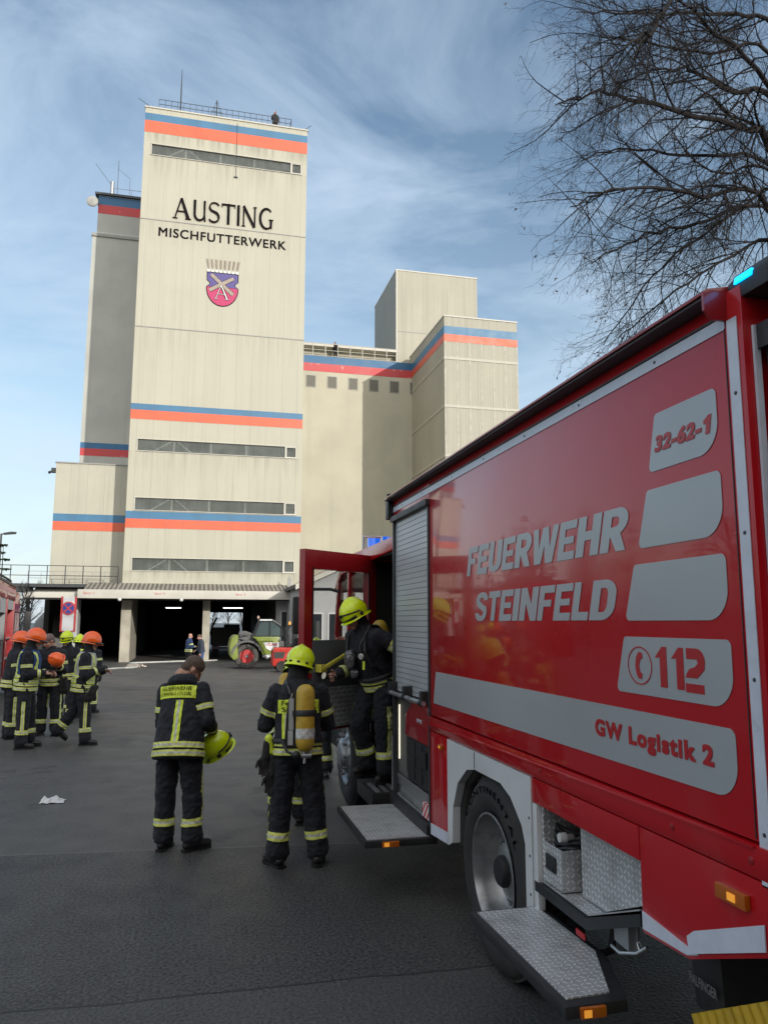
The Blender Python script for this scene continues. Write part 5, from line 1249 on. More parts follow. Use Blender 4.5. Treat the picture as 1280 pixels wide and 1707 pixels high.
# --- the two in the foreground
f1 = person('bareheaded firefighter seen from behind with his head bowed, yellow name patch and long back stripe', (-0.085, 7.17), 24, S=.955, lean=13, side=-3, head=(44, 52, 4),
    aR=((.26, -.02, -1), (-.18, .93, -.22)), aL=((.12, .22, -1), (-.05, .85, -.5)), lR=((.07, .05, -1), (.06, -.06, -1), 38, 0), lL=((.05, -.02, -1), (.0, -.03, -1), 5, 0), hands=('bare', 'bare'), curl=(.7, .6),
    palm={1: (-.2, -.2, -.9), -1: (-.6, .2, -.4)}, hair=hair_brown, hood=True, hem=.19, backstripe=[.035], backtext=(['FEUERWEHR', 'STEINFELD (OLDB)'], .45, .335, .175, -.02), vox=.010, fine=True, belly=1.14)
W = f1['W']; hd = W @ (f1['arms'][1][2]+(f1['arms'][1][2]-f1['arms'][1][1]).normalized()*.07)
held_helmet('y', hd+V((.035, .0, -.125)), (R(35), R(28), R(-75)), 'yellow helmet hanging from the right hand of the bareheaded firefighter in front')
f2 = person('firefighter seen from behind wearing a yellow helmet and a breathing apparatus, elbows spread', (0.85, 6.50), 4, S=.97, lean=6, head=(14, 22, 5),
    aR=((.26, .30, -.85), (-.35, .75, .55)), aL=((.28, .25, -.84), (-.45, .80, .40)), lR=((.11, .03, -1), (.10, -.05, -1), 12, 0), lL=((.08, .02, -1), (.06, -.02, -1), 28, 0), hands=('bare', 'glove'), curl=(.7, .6),
    hat='y', hem=.10, backstripe=[-.10], backtext=(['Feuerwehr', 'Steinfeld'], .36, .25, .165, .0), vox=.010, fine=True)
scba(f2, 'breathing apparatus with worn yellow cylinder on the firefighter standing by the open door')
# pair of gloves clipped to his left hip
W = f2['W']; g = thing('work_gloves', 'black and yellow work gloves hanging from the hip of the firefighter with the cylinder', 'gloves', local=True); g.location = W @ V((-.24, -.03, .90))
for k, (dx, dz, rr) in enumerate(((-.02, -.02, 10), (.03, -.16, -8))):
    mb = MB(); hand_mb(mb, V((dx, 0, dz)), V((-.10, 0, -1)), V((0, -1, 0)), 1, .25, 1.25); mb.cap((dx+.01, 0, dz+.10), .035, (dx, 0, dz), .036)
    link_mesh('glove', remesh(mb, .006, 1), glove_m, g, (0, 0, 0), smooth=180)
mb = MB().cap((.0, 0, .12), .034, (.02, 0, .02), .030); link_mesh('cuff', remesh(mb, .008, 1), hv, g, (0, 0, 0), smooth=180)
mb = MB().tube([(.03, 0, .10), (.05, .02, .16), (.07, .02, .12)], .008, 6); link_mesh('clip', mb.mesh(), steel, g, (0, 0, 0), smooth=60)
pa = person('firefighter leaning forward, half hidden in front of the one by the open door', (0.945, 7.80), 12, S=.93, lean=32, head=(30, 10, 0), aR=((.2, .3, -.8), (-.3, .8, .2)), aL=((.24, .3, -.8), (-.4, .8, .4)), hat='y', hem=.12, hands=('glove', 'glove'))
scba(pa, 'breathing apparatus with yellow cylinder on the back of the half hidden firefighter by the door', -.05)
person('firefighter behind the open truck door with only the legs showing under it', (1.56, 10.05), 200, S=.97, lean=8, head=(20, 0, 0), hat='y', hem=.12, hands=('glove', 'glove'))
# --- climbing out of the cab
cm = person('firefighter in a yellow helmet climbing out of the crew cab, lamp in hand', (1.655, 7.10), 238, z0=.515, S=.94, lean=22, side=3, head=(24, 6, 6),
    aR=((.12, .22, -1), (-.05, .95, .10)), aL=((.55, -.35, -.6), (.5, -.3, .5)), lR=((.05, .30, -1), (.0, -.32, -1), 5, 0), lL=((.05, .05, -1), (.05, -.05, -1), 12, 0), hands=('bare', 'glove'), curl=(.85, .5), palm={1: (-1, 0, 0)},
    hat='y', hem=.11, vox=.011, fine=True, backstripe=None)
W = cm['W']; a = cm['arms'][1]; hd = W @ (a[2]+(a[2]-a[1]).normalized()*.075)
scba(cm, 'breathing apparatus on the back of the firefighter climbing out of the cab')
la = thing('hand_lamp', 'small round hand lamp held by the firefighter climbing out of the cab', 'lamp', hd, R(-238))
d_ = W.to_3x3() @ V((.1, .9, .2)); d_.normalize()
MB().tube([hd-d_*.06+V((0, 0, .015)), hd+d_*.05+V((0, 0, .02)), hd+d_*.075+V((0, 0, .02))], [.022, .024, .034], 14)
la.rotation_euler = (0, 0, 0)
MB().tube([hd-d_*.06, hd+d_*.05, hd+d_*.075], [.022, .024, .034], 14).build('lamp_body', black_pl, la, smooth=40)
MB().tube([hd+d_*.076, hd+d_*.080], [.031, .030], 14).build('lens', Mat('lamp_lens', (.75, .70, .55), .15, coat=1), la, smooth=40)
# gauge, hose and tape on his chest
tp = cm['tp']; K = cm['W']
gm = thing('breathing_mask', 'crumpled clear breathing mask and gauge hanging on the chest of the firefighter climbing out', 'mask', local=True); gm.matrix_basis = K
def tpl(x_, y_, z_): return tp(x_, y_, z_)
link_mesh('gauge', MB().tube([tpl(-.10, .19, .30), tpl(-.10, .215, .30)], .028, 14).mesh(), Mat('gauge_white', (.6, .6, .58), .3), gm, (0, 0, 0), smooth=40)
link_mesh('hose', MB().tube([tpl(-.12, .1, .46), tpl(-.11, .18, .40), tpl(-.10, .19, .31)], .012, 8).mesh(), black_pl, gm, (0, 0, 0), smooth=60)
mk = MB().ball(tpl(.07, .20, .27), .085, .75, .6, 1.15, 14).ball(tpl(.09, .19, .12), .055, 1, .6, .8, 12)
link_mesh('face_piece', wrinkle(remesh(mk, .010, 1), .016, 22, 1, 4), Mat('clear_mask', (.10, .10, .11), .12, coat=1, var=.5, vscale=30), gm, (0, 0, 0), smooth=180)
link_mesh('tab', MB().box(-.012, .012, .0, .01, -.08, 0).mesh(), hv, gm, (0, 0, 0)).location = tpl(-.12, .20, .25)
# --- group on the left
g1 = person('firefighter in profile with an orange helmet and a blue vest, looking at a phone', (-2.51, 13.3), 92, S=1.02, lean=4, head=(14, -4, 0), aR=((.10, .12, -1), (-.25, .95, .12)), aL=((.10, .15, -1), (-.25, .95, .05)), lR=((.05, .02, -1), (.03, -.03, -1), 0, 0), lL=((.05, .10, -1), (.03, .02, -1), 0, 0), hat='o', vest=(blue_vest, 1), curl=(.8, .8), hem=.13)
W = g1['W']; a = g1['arms'][1]; hd = W @ (a[2]+(a[2]-a[1]).normalized()*.09)
ph_ = thing('mobile_phone', 'dark mobile phone in the hand of the firefighter with the blue vest', 'phone', hd+V((0, 0, .02)))
MB().box(hd.x-.05, hd.x+.07, hd.y-.035, hd.y+.035, hd.z+.022, hd.z+.032).build('case', black_pl, ph_, bevel=.004); MB().box(hd.x-.04, hd.x+.06, hd.y-.03, hd.y+.03, hd.z+.0325, hd.z+.0335).build('screen', dark_glass, ph_)
person('firefighter with an orange helmet at the left edge, behind the blue vest', (-2.95, 14.45), 68, S=.99, lean=5, head=(10, 10, 0), hat='o', hands=('glove', 'glove'), hem=.14)
bh = person('grey-haired firefighter without headgear facing the camera, holding an orange helmet', (-2.40, 14.75), 192, S=1.0, lean=7, head=(24, 30, 0), aR=((.10, .22, -1), (-.2, .92, -.05)), aL=((.22, .12, -1), (-.15, .85, .45)), hair=hair_grey, curl=(.7, .9), hem=.13)
W = bh['W']; a = bh['arms'][-1]; hd = W @ (a[2]+(a[2]-a[1]).normalized()*.08)
held_helmet('o', hd+V((.05, -.05, .07)), (R(15), R(-65), R(25)), 'orange helmet held up on edge by the grey-haired bareheaded firefighter')
W2 = W @ V((-.25, .06, .86)); g = thing('work_gloves', 'pair of dark gloves hanging from the belt of the grey-haired bareheaded firefighter', 'gloves', local=True); g.location = W2
for dx in (-.03, .03):
    mb = MB(); hand_mb(mb, V((dx, 0, -.02)), V((.05, 0, -1)), V((0, 1, 0)), 1, .3, 1.3); mb.cap((dx, 0, .10), .035, (dx, 0, -.02), .037); link_mesh('glove', remesh(mb, .008, 1), glove_m, g, (0, 0, 0), smooth=180)
wk = person('firefighter with an orange helmet and a grey and yellow vest striding to the right', (-1.70, 13.45), 90, S=.99, lean=6, head=(8, 6, 0), aR=((.10, .15, -1), (-.40, .75, .45)), aL=((.10, .25, -1), (-.35, .85, .25)),
    lR=((.02, .16, -1), (.0, .04, -1), 0, 0), lL=((.02, -.30, -1), (.0, -.80, -1), 0, 38), hat='o', vest=(grey_vest, 1), curl=(.8, .8), hem=.15, hands=('glove', 'bare'))
W2 = wk['W'] @ V((.26, .16, .84)); g = thing('work_gloves', 'pair of dark gloves dangling at the hip of the striding firefighter', 'gloves', local=True); g.location = W2
for dx in (-.03, .03):
    mb = MB(); hand_mb(mb, V((dx, 0, -.02)), V((-.5, 0, -1)), V((0, 1, 0)), 1, .3, 1.25); mb.cap((dx+.05, 0, .08), .033, (dx, 0, -.02), .036); link_mesh('glove', remesh(mb, .008, 1), glove_m, g, (0, 0, 0), smooth=180)
person('firefighter in a yellow helmet facing this way behind the bareheaded grey-haired one', (-2.43, 16.7), 190, S=1.0, lean=4, head=(10, 10, 0), hat='y', hands=('glove', 'glove'), vest=None)
person('firefighter in a yellow helmet and yellow vest just behind the striding one', (-2.38, 17.6), 20, S=.96, lean=6, head=(12, 0, 0), hat='y', hands=('glove', 'glove'), vest=(hv, 1))
person('firefighter in a yellow helmet mostly hidden behind the orange helmet of the striding one', (-2.22, 18.6), 30, S=.95, lean=6, head=(10, 0, 0), hat='y', hands=('glove', 'glove'))
# --- far figures
person('man in a dark shirt and blue jeans standing by the hall pillar', (.36, 37.5), 262, S=.98, lean=6, head=(22, 0, 0), jacket=shirt, trousers=jeans, bands=False, tband=False, hair=hair_brown, hem=.06, aR=((.08, .1, -1), (-.2, .7, -.3)), vox=.02, hands=('bare', 'bare'))
person('bald man in a blue jacket with pale bands beside the man in jeans', (-.22, 39.0), 62, S=1.0, lean=3, head=(5, 0, 0), jacket=blue_jk, trousers=blackc, bands=True, tband=False, hem=.12, aL=((.2, .1, -1), (-.4, .8, .1)), aR=((.2, .1, -1), (-.4, .8, .1)), vox=.02)
person('man in black standing at the right end of the mill tower roof behind the railing', (4.42, 52.0), 180, z0=TZ+.1, S=1.0, jacket=blackc, trousers=blackc, bands=False, tband=False, hair=hair_brown, vox=.02, aR=((.2, .2, -1), (-.3, .6, .9)))
person('dark figure crouching on the gallery of the silo building between the towers', (10.95, 62.9), 200, z0=24.1, S=.95, lean=30, jacket=blackc, trousers=blackc, bands=False, tband=False, hair=hair_brown, vox=.02)
# ================================================================== TREES
bark = Mat('bark', (0.020, 0.017, 0.015), 0.9, var=.3, vscale=12)
twigm = Mat('twig', (0.012, 0.009, 0.009), 0.9)
leafm = Mat('dead_leaf', (0.035, 0.018, 0.010), 0.8)
needle = Mat('needles', (0.022, 0.040, 0.018), 0.8, var=.4, vscale=2.5)
class Tubes:
    def __init__(s): s.v, s.f = [], []
    def add(s, pts, r0, r1, n):
        k = len(pts); b = len(s.v); u = None
        for i in range(k):
            d = (pts[min(i+1, k-1)]-pts[max(i-1, 0)])
            if d.length < 1e-6: d = V((0, 0, 1))
            d.normalize()
            u = d.orthogonal() if u is None else u-d*u.dot(d)
            if u.length < 1e-5: u = d.orthogonal()
            u.normalize(); w_ = d.cross(u); r = r0+(r1-r0)*i/(k-1)
            for j in range(n):
                a = 2*pi*j/n; q = pts[i]+(u*cos(a)+w_*sin(a))*r; s.v.append((q.x, q.y, q.z))
        for i in range(k-1):
            for j in range(n): s.f.append((b+i*n+j, b+i*n+(j+1) % n, b+(i+1)*n+(j+1) % n, b+(i+1)*n+j))
    def mesh(s):
        me = bpy.data.meshes.new('mesh'); me.from_pydata(s.v, [], s.f); return me
def poly(rnd, p, d, L, k, wig, droop):
    pts = [p.copy()]; d = d.normalized()
    for i in range(k):
        d = d+V((rnd.gauss(0, wig), rnd.gauss(0, wig), rnd.gauss(0, wig)-droop)); d.normalize(); pts.append(pts[-1]+d*(L/k))
    return pts
def along(pts, t):
    f = t*(len(pts)-1); i = min(int(f), len(pts)-2); return pts[i].lerp(pts[i+1], f-i), (pts[i+1]-pts[i]).normalized()
def side_dir(rnd, d, a, bias=None):
    o = d.orthogonal().normalized(); o.rotate(M.Rotation(rnd.uniform(0, 2*pi), 3, d))
    if bias is not None: o = (o+bias*.6); o = (o-d*o.dot(d)).normalized()
    return d*cos(a)+o*sin(a)
def twig_out(T, leaves, rnd, pts, L, r, lvl, dens, bias, droop, maxl):
    """children of one branch"""
    n = max(2, int(L*dens[lvl]))
    for q in range(n):
        t = (.12 if lvl else .10)+.88*(q+rnd.random())/n
        if t > 1: continue
        p, d = along(pts, t)
        l2 = L*rnd.uniform(.28, .55)*(1.15-.6*t) if lvl else rnd.uniform(.9, 1.9)*(1.1-.45*t)
        d2 = side_dir(rnd, d, R(rnd.uniform(28, 55)), bias)
        r2 = max(.0014, r*(1-.7*t)*(.36 if lvl == 0 else .40))
        pp = poly(rnd, p, d2, l2, (6, 4, 2, 2)[lvl], (.15, .17, .18, .15)[lvl], droop*(1+lvl*.4))
        T.add(pp, r2, max(.0012, r2*.30), (4, 3, 3, 3)[lvl])
        if lvl+1 < maxl: twig_out(T, leaves, rnd, pp, l2, r2, lvl+1, dens, bias, droop, maxl)
        elif leaves is not None and rnd.random() < .035: leaves.append((pp[-1], rnd.random()))
def big_tree():
    rnd = random.Random(11)
    t = thing('bare_tree', 'large leafless tree with drooping twigs hanging over the big fire truck', 'tree', (11.2, 10.4, 0))
    base = V((11.2, 10.4, 0)); tr = Tubes()
    tp_ = [base, base+V((.05, 0, 2.5)), base+V((-.05, .1, 5)), base+V((.1, .0, 8)), base+V((.0, -.1, 11)), base+V((-.2, .1, 15))]
    tr.add(tp_, .30, .08, 14)
    link_mesh('trunk', tr.mesh(), bark, t, smooth=180)
    G = [([(1290, 351, 9.9), (1174, 327, 9.3), (1037, 313, 8.8), (950, 345, 8.4)], 5.2, .075), ([(1300, 366, 10.2), (1160, 374, 9.9), (1060, 400, 9.5), (985, 440, 9.2)], 5.0, .06),
         ([(1285, 246, 10.1), (1255, 218, 10.0), (1086, 176, 9.3), (998, 155, 8.9), (925, 175, 8.6)], 6.2, .10), ([(1290, 172, 10.4), (1227, 155, 10.3), (1166, 123, 10.2), (1120, 115, 10.0), (1030, 140, 9.8)], 7.2, .085),
         ([(1290, 150, 9.6), (1190, 53, 9.0), (1142, 7, 8.7), (1090, -70, 8.3)], 7.6, .07), ([(1290, -60, 9.2), (1121, 0, 8.0), (1093, 46, 7.8), (1037, 81, 7.5), (985, 130, 7.3)], 9.5, .06),
         ([(1310, 420, 10.3), (1200, 440, 10.0), (1110, 500, 9.8), (1030, 565, 9.6)], 4.4, .05), ([(1330, 330, 11.0), (1190, 380, 11.2), (1090, 460, 11.4), (1005, 575, 11.5)], 5.4, .06),
         ([(1300, 60, 10.6), (1200, 25, 10.4), (1050, 25, 10.1), (960, 20, 9.9)], 9.0, .07), ([(1300, 290, 10.8), (1150, 262, 10.8), (1050, 250, 10.8), (965, 262, 10.8)], 6.0, .06), ([(1290, 100, 9.9), (1180, 90, 9.6), (1080, 75, 9.3), (1000, 60, 9.0)], 8.6, .05), ([(1300, 300, 9.6), (1200, 290, 9.3), (1120, 230, 9.0)], 6.6, .05)]
    T = Tubes(); leaves = []; bias = V((-.55, -.1, -.55))
    for pts, z0, r in G:
        P_ = [V((base.x, base.y, z0))]+[onY(*q) for q in pts]
        # smooth the guide
        S_ = []
        for i in range(len(P_)-1):
            a = P_[max(i-1, 0)]; b = P_[i]; c = P_[i+1]; d = P_[min(i+2, len(P_)-1)]
            for k in range(5):
                u = k/5; S_.append(.5*((2*b)+(c-a)*u+(2*a-5*b+4*c-d)*u*u+(3*b-a-3*c+d)*u**3)+V((rnd.gauss(0, .02), rnd.gauss(0, .02), rnd.gauss(0, .025))))
        S_.append(P_[-1]); L = sum((S_[i+1]-S_[i]).length for i in range(len(S_)-1))
        r *= .72; T.add(S_, r, .007, 7)
        twig_out(T, leaves, rnd, S_[4:], L*.85, r, 0, (5.4, 8.5, 9.5), bias, .045, 3)
    link_mesh('crown', T.mesh(), twigm, t)
    bm = bmesh.new()
    for p, q in leaves:
        for k in range(2):
            c = p+V((rnd.gauss(0, .02), rnd.gauss(0, .02), -.02)); u = V((rnd.gauss(0, 1), rnd.gauss(0, 1), rnd.gauss(0, 1))).normalized()*.034; w_ = u.orthogonal().normalized()*.016
            bm.faces.new([bm.verts.new(c+a) for a in (-u, w_, u, -w_)])
    me = bpy.data.meshes.new('m'); bm.to_mesh(me); bm.free(); lo = link_mesh('dead_leaves', me, leafm, t); lo['kind'] = 'stuff'
    return t
big_tree()
def bare_proto(seed, h, name, label, dens=(2.6, 4.5), loc=(0, 0, 0)):
    rnd = random.Random(seed); t = thing(name, label, 'tree', local=True); tr = Tubes()
    pts = poly(rnd, V((0, 0, 0)), V((0, 0, 1)), h*.8, 7, .05, -.02); tr.add(pts, h*.018, h*.004, 8); link_mesh('trunk', tr.mesh(), bark, t, (0, 0, 0))
    T = Tubes()
    for i in range(26):
        u = .22+.78*i/26; p, d = along(pts, u); L = h*(.16+.26*(1-u))*rnd.uniform(.8, 1.2)
        pp = poly(rnd, p, side_dir(rnd, V((0, 0, 1)), R(rnd.uniform(30, 58))), L, 5, .09, -.06); T.add(pp, h*.006, .008, 4)
        n = int(L*dens[0])+4
        for q in range(n):
            p2, d2 = along(pp, .15+.85*q/n); l2 = rnd.uniform(.18, .40)*L; p3 = poly(rnd, p2, side_dir(rnd, d2, R(rnd.uniform(25, 55))), l2, 3, .12, -.05); T.add(p3, .012, .005, 3)
            for k in range(int(dens[1])):
                p4, d4 = along(p3, rnd.random()); T.add(poly(rnd, p4, side_dir(rnd, d4, R(40)), l2*.5, 2, .1, -.03), .007, .004, 3)
    link_mesh('crown', T.mesh(), twigm, t, (0, 0, 0)); t.location = loc; return t
def conifer_proto(seed, h, rad, name, label, loc=(0, 0, 0), nb=16):
    rnd = random.Random(seed); t = thing(name, label, 'tree', local=True); tr = Tubes()
    tr.add([V((0, 0, 0)), V((0, 0, h*.5)), V((0, 0, h*.985))], h*.016, .01, 8); link_mesh('trunk', tr.mesh(), bark, t, (0, 0, 0))
    bm = bmesh.new(); nw = int(h*2.6)
    for i in range(nw):
        u = (i+rnd.random())/nw; z_ = h*(.06+.93*u); rr = rad*(1-u)**.8*rnd.uniform(.75, 1.12)+.12
        for b in range(max(5, int(nb*(1-u*.6)))):
            a = rnd.uniform(0, 2*pi); dr_ = V((cos(a), sin(a), 0)); sd = V((-sin(a), cos(a), 0)); L = rr*rnd.uniform(.7, 1.1); k = max(3, int(L*3.2))
            for q in range(k):
                f = (q+.5)/k; c = V((0, 0, z_))+dr_*L*f+V((0, 0, -.32*L*f*f+.10*f)); wd = .10+.30*L*.25*(1-f)
                for s in (-1, 1):
                    o = sd*s*wd*rnd.uniform(.7, 1.3); e = dr_*(.16+.05*L)
                    bm.faces.new([bm.verts.new(x_) for x_ in (c-e*.5, c+o*.6+V((0, 0, rnd.uniform(-.08, .03))), c+o+e*.9+V((0, 0, rnd.uniform(-.15, 0))), c+e)])
    me = bpy.data.meshes.new('m'); bm.to_mesh(me); bm.free(); link_mesh('crown', me, needle, t, (0, 0, 0)); t.location = loc; return t
def copy_thing(o, loc, rz_=0.0, sc=1.0, label=None):
    c = o.copy(); COL.objects.link(c); c.location = loc; c.rotation_euler = (0, 0, rz_); c.scale = (sc, sc, sc)
    if label: c['label'] = label
    for ch in o.children:
        d = ch.copy(); COL.objects.link(d); d.parent = c
    return c
# dense unseen conifer row added behind the photographer to shade the yard, and a few on the left that the truck paint reflects
c0 = conifer_proto(3, 15.0, 3.0, 'conifer', 'tall dark conifer in the unseen row added behind the yard for shade', (-16, -10, 0), 20); c0['group'] = 'conifers of the unseen row added for shade'
for i in range(1, 19):
    copy_thing(c0, (-16+i*2.9+random.uniform(-.5, .5), -10+random.uniform(-1.5, 1.5), 0), random.uniform(0, 6), random.uniform(.82, 1.12))
c1 = conifer_proto(8, 9.0, 2.2, 'conifer', 'dark conifer on the far left side of the yard', (-17, 33, gz(33)), 12); c1['group'] = 'conifers on the left side of the yard'
rl = random.Random(9)
for k in range(34):
    t_ = k/33; x_ = -12.5-34*t_+rl.uniform(-1.2, 1.2); y_ = 37-33*t_**1.3+rl.uniform(-1.5, 1.5)
    copy_thing(c1, (x_, y_, gz(y_)), rl.uniform(0, 6), rl.uniform(.62, 1.05))
b0 = bare_proto(5, 11.0, 'bare_tree', 'leafless tree in the row beyond the yard on the left', loc=(-25.5, 92, -.5)); b0['group'] = 'leafless trees beyond the yard on the left'
for x_, y_, s_ in ((-31, 97, .9), (-36, 88, 1.1), (-21, 110, .8), (-17.5, 118, .9), (-42, 92, 1.2), (-14, 130, .9), (-10, 140, .8), (3.0, 150, .75), (6.5, 155, .85), (9, 150, .7), (-16, 42, .95), (-22, 39, .9), (-13.5, 40, .85), (-29, 30, .95)):
    copy_thing(b0, (x_, y_, gz(y_)), x_*.7, s_)
# one dark spruce and a bush at the left edge
sp = conifer_proto(21, 6.4, 1.1, 'spruce', 'dark green spruce tip at the left edge below the street lamp', (-9.75, 43.5, gz(43)), 14)
bs = bare_proto(31, 5.0, 'bare_bush', 'bare bush above the roof of the second fire truck at the left edge', (4.0, 6), (-9.6, 46.5, gz(46)))
# unseen warehouse added behind the photographer to shade the yard
whs = thing('warehouse', 'unseen long brick warehouse added behind the photographer to shade the yard', 'building', (6, -26, 0))
brick = Mat('brick', (.22, .10, .07), .85, var=.2, vscale=3)
MB().box(-30, 50, -38, -14.5, -.2, 12.4).build('wall', brick, whs); MB().box(-30.3, 50.3, -38.3, -14.2, 12.4, 12.8).build('roof', dark_steel, whs)
for i in range(12): window(whs, -27+i*6, -23.5+i*6, 4, 8, -14.49) if False else MB().box(-27+i*6, -23.5+i*6, -14.5, -14.42, 3.5, 7).build('window', dark_glass, whs)
# ================================================================== SECOND FIRE TRUCK (left edge)
ft = thing('fire_engine', 'red fire engine with open lockers cut off by the left edge behind the group', 'fire truck', (-4.22, 18.0, gz(20)), R(7.5), local=True)
def fp(mb, nm, m, par=None, **k): return mb.build(nm, m, par or ft, (0, 0, 0), **k)
mb = MB().box(-2.5, -.6, 0, 6.6, .55, 3.0).box(-.6, 0, 0, .12, .55, 3.0).box(-.6, 0, 0, 6.6, 2.62, 3.0).box(-.03, 0, 2.0, 2.25, .55, 2.62).box(-.03, 0, 4.15, 4.35, .55, 2.62).box(-.6, 0, 6.48, 6.6, .55, 2.62).box(-.6, 0, 0, 6.6, .50, .62)
fp(mb, 'body', red_dull, bevel=.01)
for y0, y1 in ((2.02, 2.23), (4.17, 4.33)): fp(MB().box(-.59, -.035, y0, y1, .62, 2.60), 'locker_divider', grey_in)
fp(MB().box(-.62, -.59, .12, 6.5, .62, 2.62), 'locker_lining', Mat('cream_lining', (.40, .38, .32), .6, var=.2, vscale=4))
for y0, y1, z0 in ((.12, 2.0, 2.0), (2.25, 4.15, 2.25), (4.35, 6.48, 2.35)):
    fp(MB().box(-.06, -.03, y0, y1, z0, 2.62), 'roller_shutter', shm); fp(MB().box(-.55, -.05, y0, y1, 1.55, 1.58).box(-.55, -.05, y0, y1, 1.0, 1.03), 'shelf', alu)
for i in range(9):
    y0 = .3+i*.68; 
    if abs(y0-2.1) < .25 or abs(y0-4.25) < .25: continue
    fp(MB().box(-.5, -.1, y0, y0+.42, 1.03, 1.03+.2+.12*(i % 3)), 'equipment_box', [grey_in, black_pl, red_dull][i % 3], bevel=.015)
fp(MB().box(.002, .006, .1, 6.55, 2.80, 2.92), 'reflective_strip', Mat('pink_strip', (.55, .28, .28), .4))
mb = MB().box(-2.45, .02, .05, 6.7, 3.0, 3.06); fp(mb, 'roof_edge', dark_steel)
fp(MB().tube([(-.15, .1, 3.2), (-.15, 6.5, 3.2)], .03, 6).box(-1.8, -.5, .5, 6.0, 3.06, 3.22), 'roof_ladder', dark_steel)
mb = MB().prism([(6.62, .6), (9.0, .6), (9.05, 1.7), (8.75, 2.75), (8.4, 2.9), (6.62, 2.9)], 0, -2.45, -.02); cb2 = fp(mb, 'cab', red_dull, bevel=.03)
fp(MB().prism([(6.9, 1.55), (7.6, 1.55), (7.6, 2.55), (6.9, 2.55)], 0, -.021, -.012).prism([(7.75, 1.55), (8.85, 1.55), (8.62, 2.55), (7.75, 2.55)], 0, -.021, -.012), 'side_window', dark_glass, cb2)
fp(MB().box(-.02, .22, 8.8, 8.86, 2.3, 2.34).box(.12, .32, 8.74, 8.9, 1.75, 2.35), 'mirror', black_pl, cb2, bevel=.02)
for yc in (1.9, 7.4):
    o = fp(MB().lathe([(.29, .02), (.40, -.02), (.50, .03), (.52, .25), (.3, .28)], (-.28, yc, .52), 0, 32, True), 'wheel', rubber, smooth=50)
    fp(MB().lathe([(.30, .0), (.2, .06), (.0, .06)], (-.28, yc, .52), 0, 24), 'rim', rim_m, o)
# ================================================================== YARD VEHICLES
lime = Mat('lime_paint', (.20, .25, .045), .4, coat=.2, var=.12, vscale=3); lime.over(lime.noise(2.5, 5).smooth(.5, .8, 0, .4), (.20, .20, .09))
redw = Mat('red_wheel', (.42, .03, .03), .5, var=.15, vscale=5)
fgrey = Mat('fender_grey', (.10, .10, .10), .6, var=.25, vscale=3)
cabgl = Mat('cab_glass', (.10, .14, .14), .08, alpha=.55, spec=.6)
YTH = 40.0; p0 = onY(411, 1094, YTH); zg = gz(YTH)
th = thing('telehandler', 'lime green telehandler with big red rimmed wheels in front of the loading hall', 'telehandler', (p0.x, YTH, zg))
ox = p0.x
def tb(mb, nm, m, par=None, **k): return mb.build(nm, m, par or th, **k)
def bigwheel(cx_, yy, r, wd, par_add, tyre, rimm, hubm):
    pr = [(r*.56, 0), (r*.70, -.04), (r*.93, -.02), (r*.96, .05), (r*.96, wd-.05), (r*.93, wd+.02), (r*.6, wd), (r*.56, wd*.8)]
    mb = MB().lathe(pr, (cx_, yy, zg+r), 1, 36, True)
    for i in range(22):
        a = 2*pi*i/22
        for k, off in ((0, 0), (1, .14)):
            y0 = yy+.0+k*wd*.5; q = []
            for da, rad in ((-.05, r*.93), (.05, r*.93), (.04, r), (-.04, r)): q.append((cx_+rad*cos(a+off+da), zg+r+rad*sin(a+off+da)))
            mb.prism(q, 1, y0, y0+wd*.5)
    o = par_add(mb, 'wheel', tyre)
    par_add(MB().lathe([(r*.57, .01), (r*.54, .0), (r*.48, .10), (r*.30, .12), (r*.26, .02), (r*.12, .0), (0, 0)], (cx_, yy, zg+r), 1, 28), 'rim', rimm, o, smooth=40)
    par_add(MB().lathe([(r*.14, -.02), (r*.10, -.05), (0, -.05)], (cx_, yy, zg+r), 1, 14), 'hub', hubm, o)
    return o
tyre2 = Mat('dusty_tyre', (.075, .07, .062), .9, var=.3, vscale=4)
for cx_ in (ox, ox+2.55):
    for yy in (YTH-.20, YTH+1.55): bigwheel(cx_, yy, .61, .42, tb, tyre2, redw, rim_m)
zz = lambda h: zg+h
mb = MB().prism([(ox-.40, zz(.55)), (ox-.62, zz(.42)), (ox-.80, zz(.62)), (ox-.86, zz(1.1)), (ox-.78, zz(1.5)), (ox-.62, zz(1.66)), (ox-.42, zz(1.66)), (ox-.48, zz(1.2))], 1, YTH-.25, YTH+2.0); tb(mb, 'counterweight', lime, bevel=.05, seg=3)
fe = [(ox+.82*cos(R(a)), zz(.61)+.80*sin(R(a))) for a in range(20, 176, 12)]; fe2 = [(ox+.70*cos(R(a)), zz(.61)+.70*sin(R(a))) for a in range(176, 19, -12)]
tb(MB().prism(fe+fe2, 1, YTH-.28, YTH+.35), 'fender', fgrey)
tb(MB().prism([(ox-.45, zz(.9)), (ox-.48, zz(1.5)), (ox+.2, zz(1.62)), (ox+.5, zz(1.45)), (ox+.9, zz(.62)), (ox+2.4, zz(.62)), (ox+2.4, zz(.9)), (ox+.5, zz(.9))], 1, YTH+.2, YTH+1.75), 'chassis', fgrey, bevel=.03)
tb(MB().prism([(ox+.25, zz(1.58)), (ox+1.62, zz(1.58)), (ox+1.62, zz(.72)), (ox+.78, zz(.68)), (ox+.62, zz(1.2)), (ox+.45, zz(1.45))], 1, YTH-.20, YTH+.6), 'side_panel', lime, bevel=.04)
tb(MB().prism([(ox+.82, zz(1.30)), (ox+1.60, zz(1.30)), (ox+1.60, zz(.90)), (ox+1.2, zz(.86)), (ox+.95, zz(1.0))], 1, YTH-.225, YTH-.205), 'white_panel', white_paint)
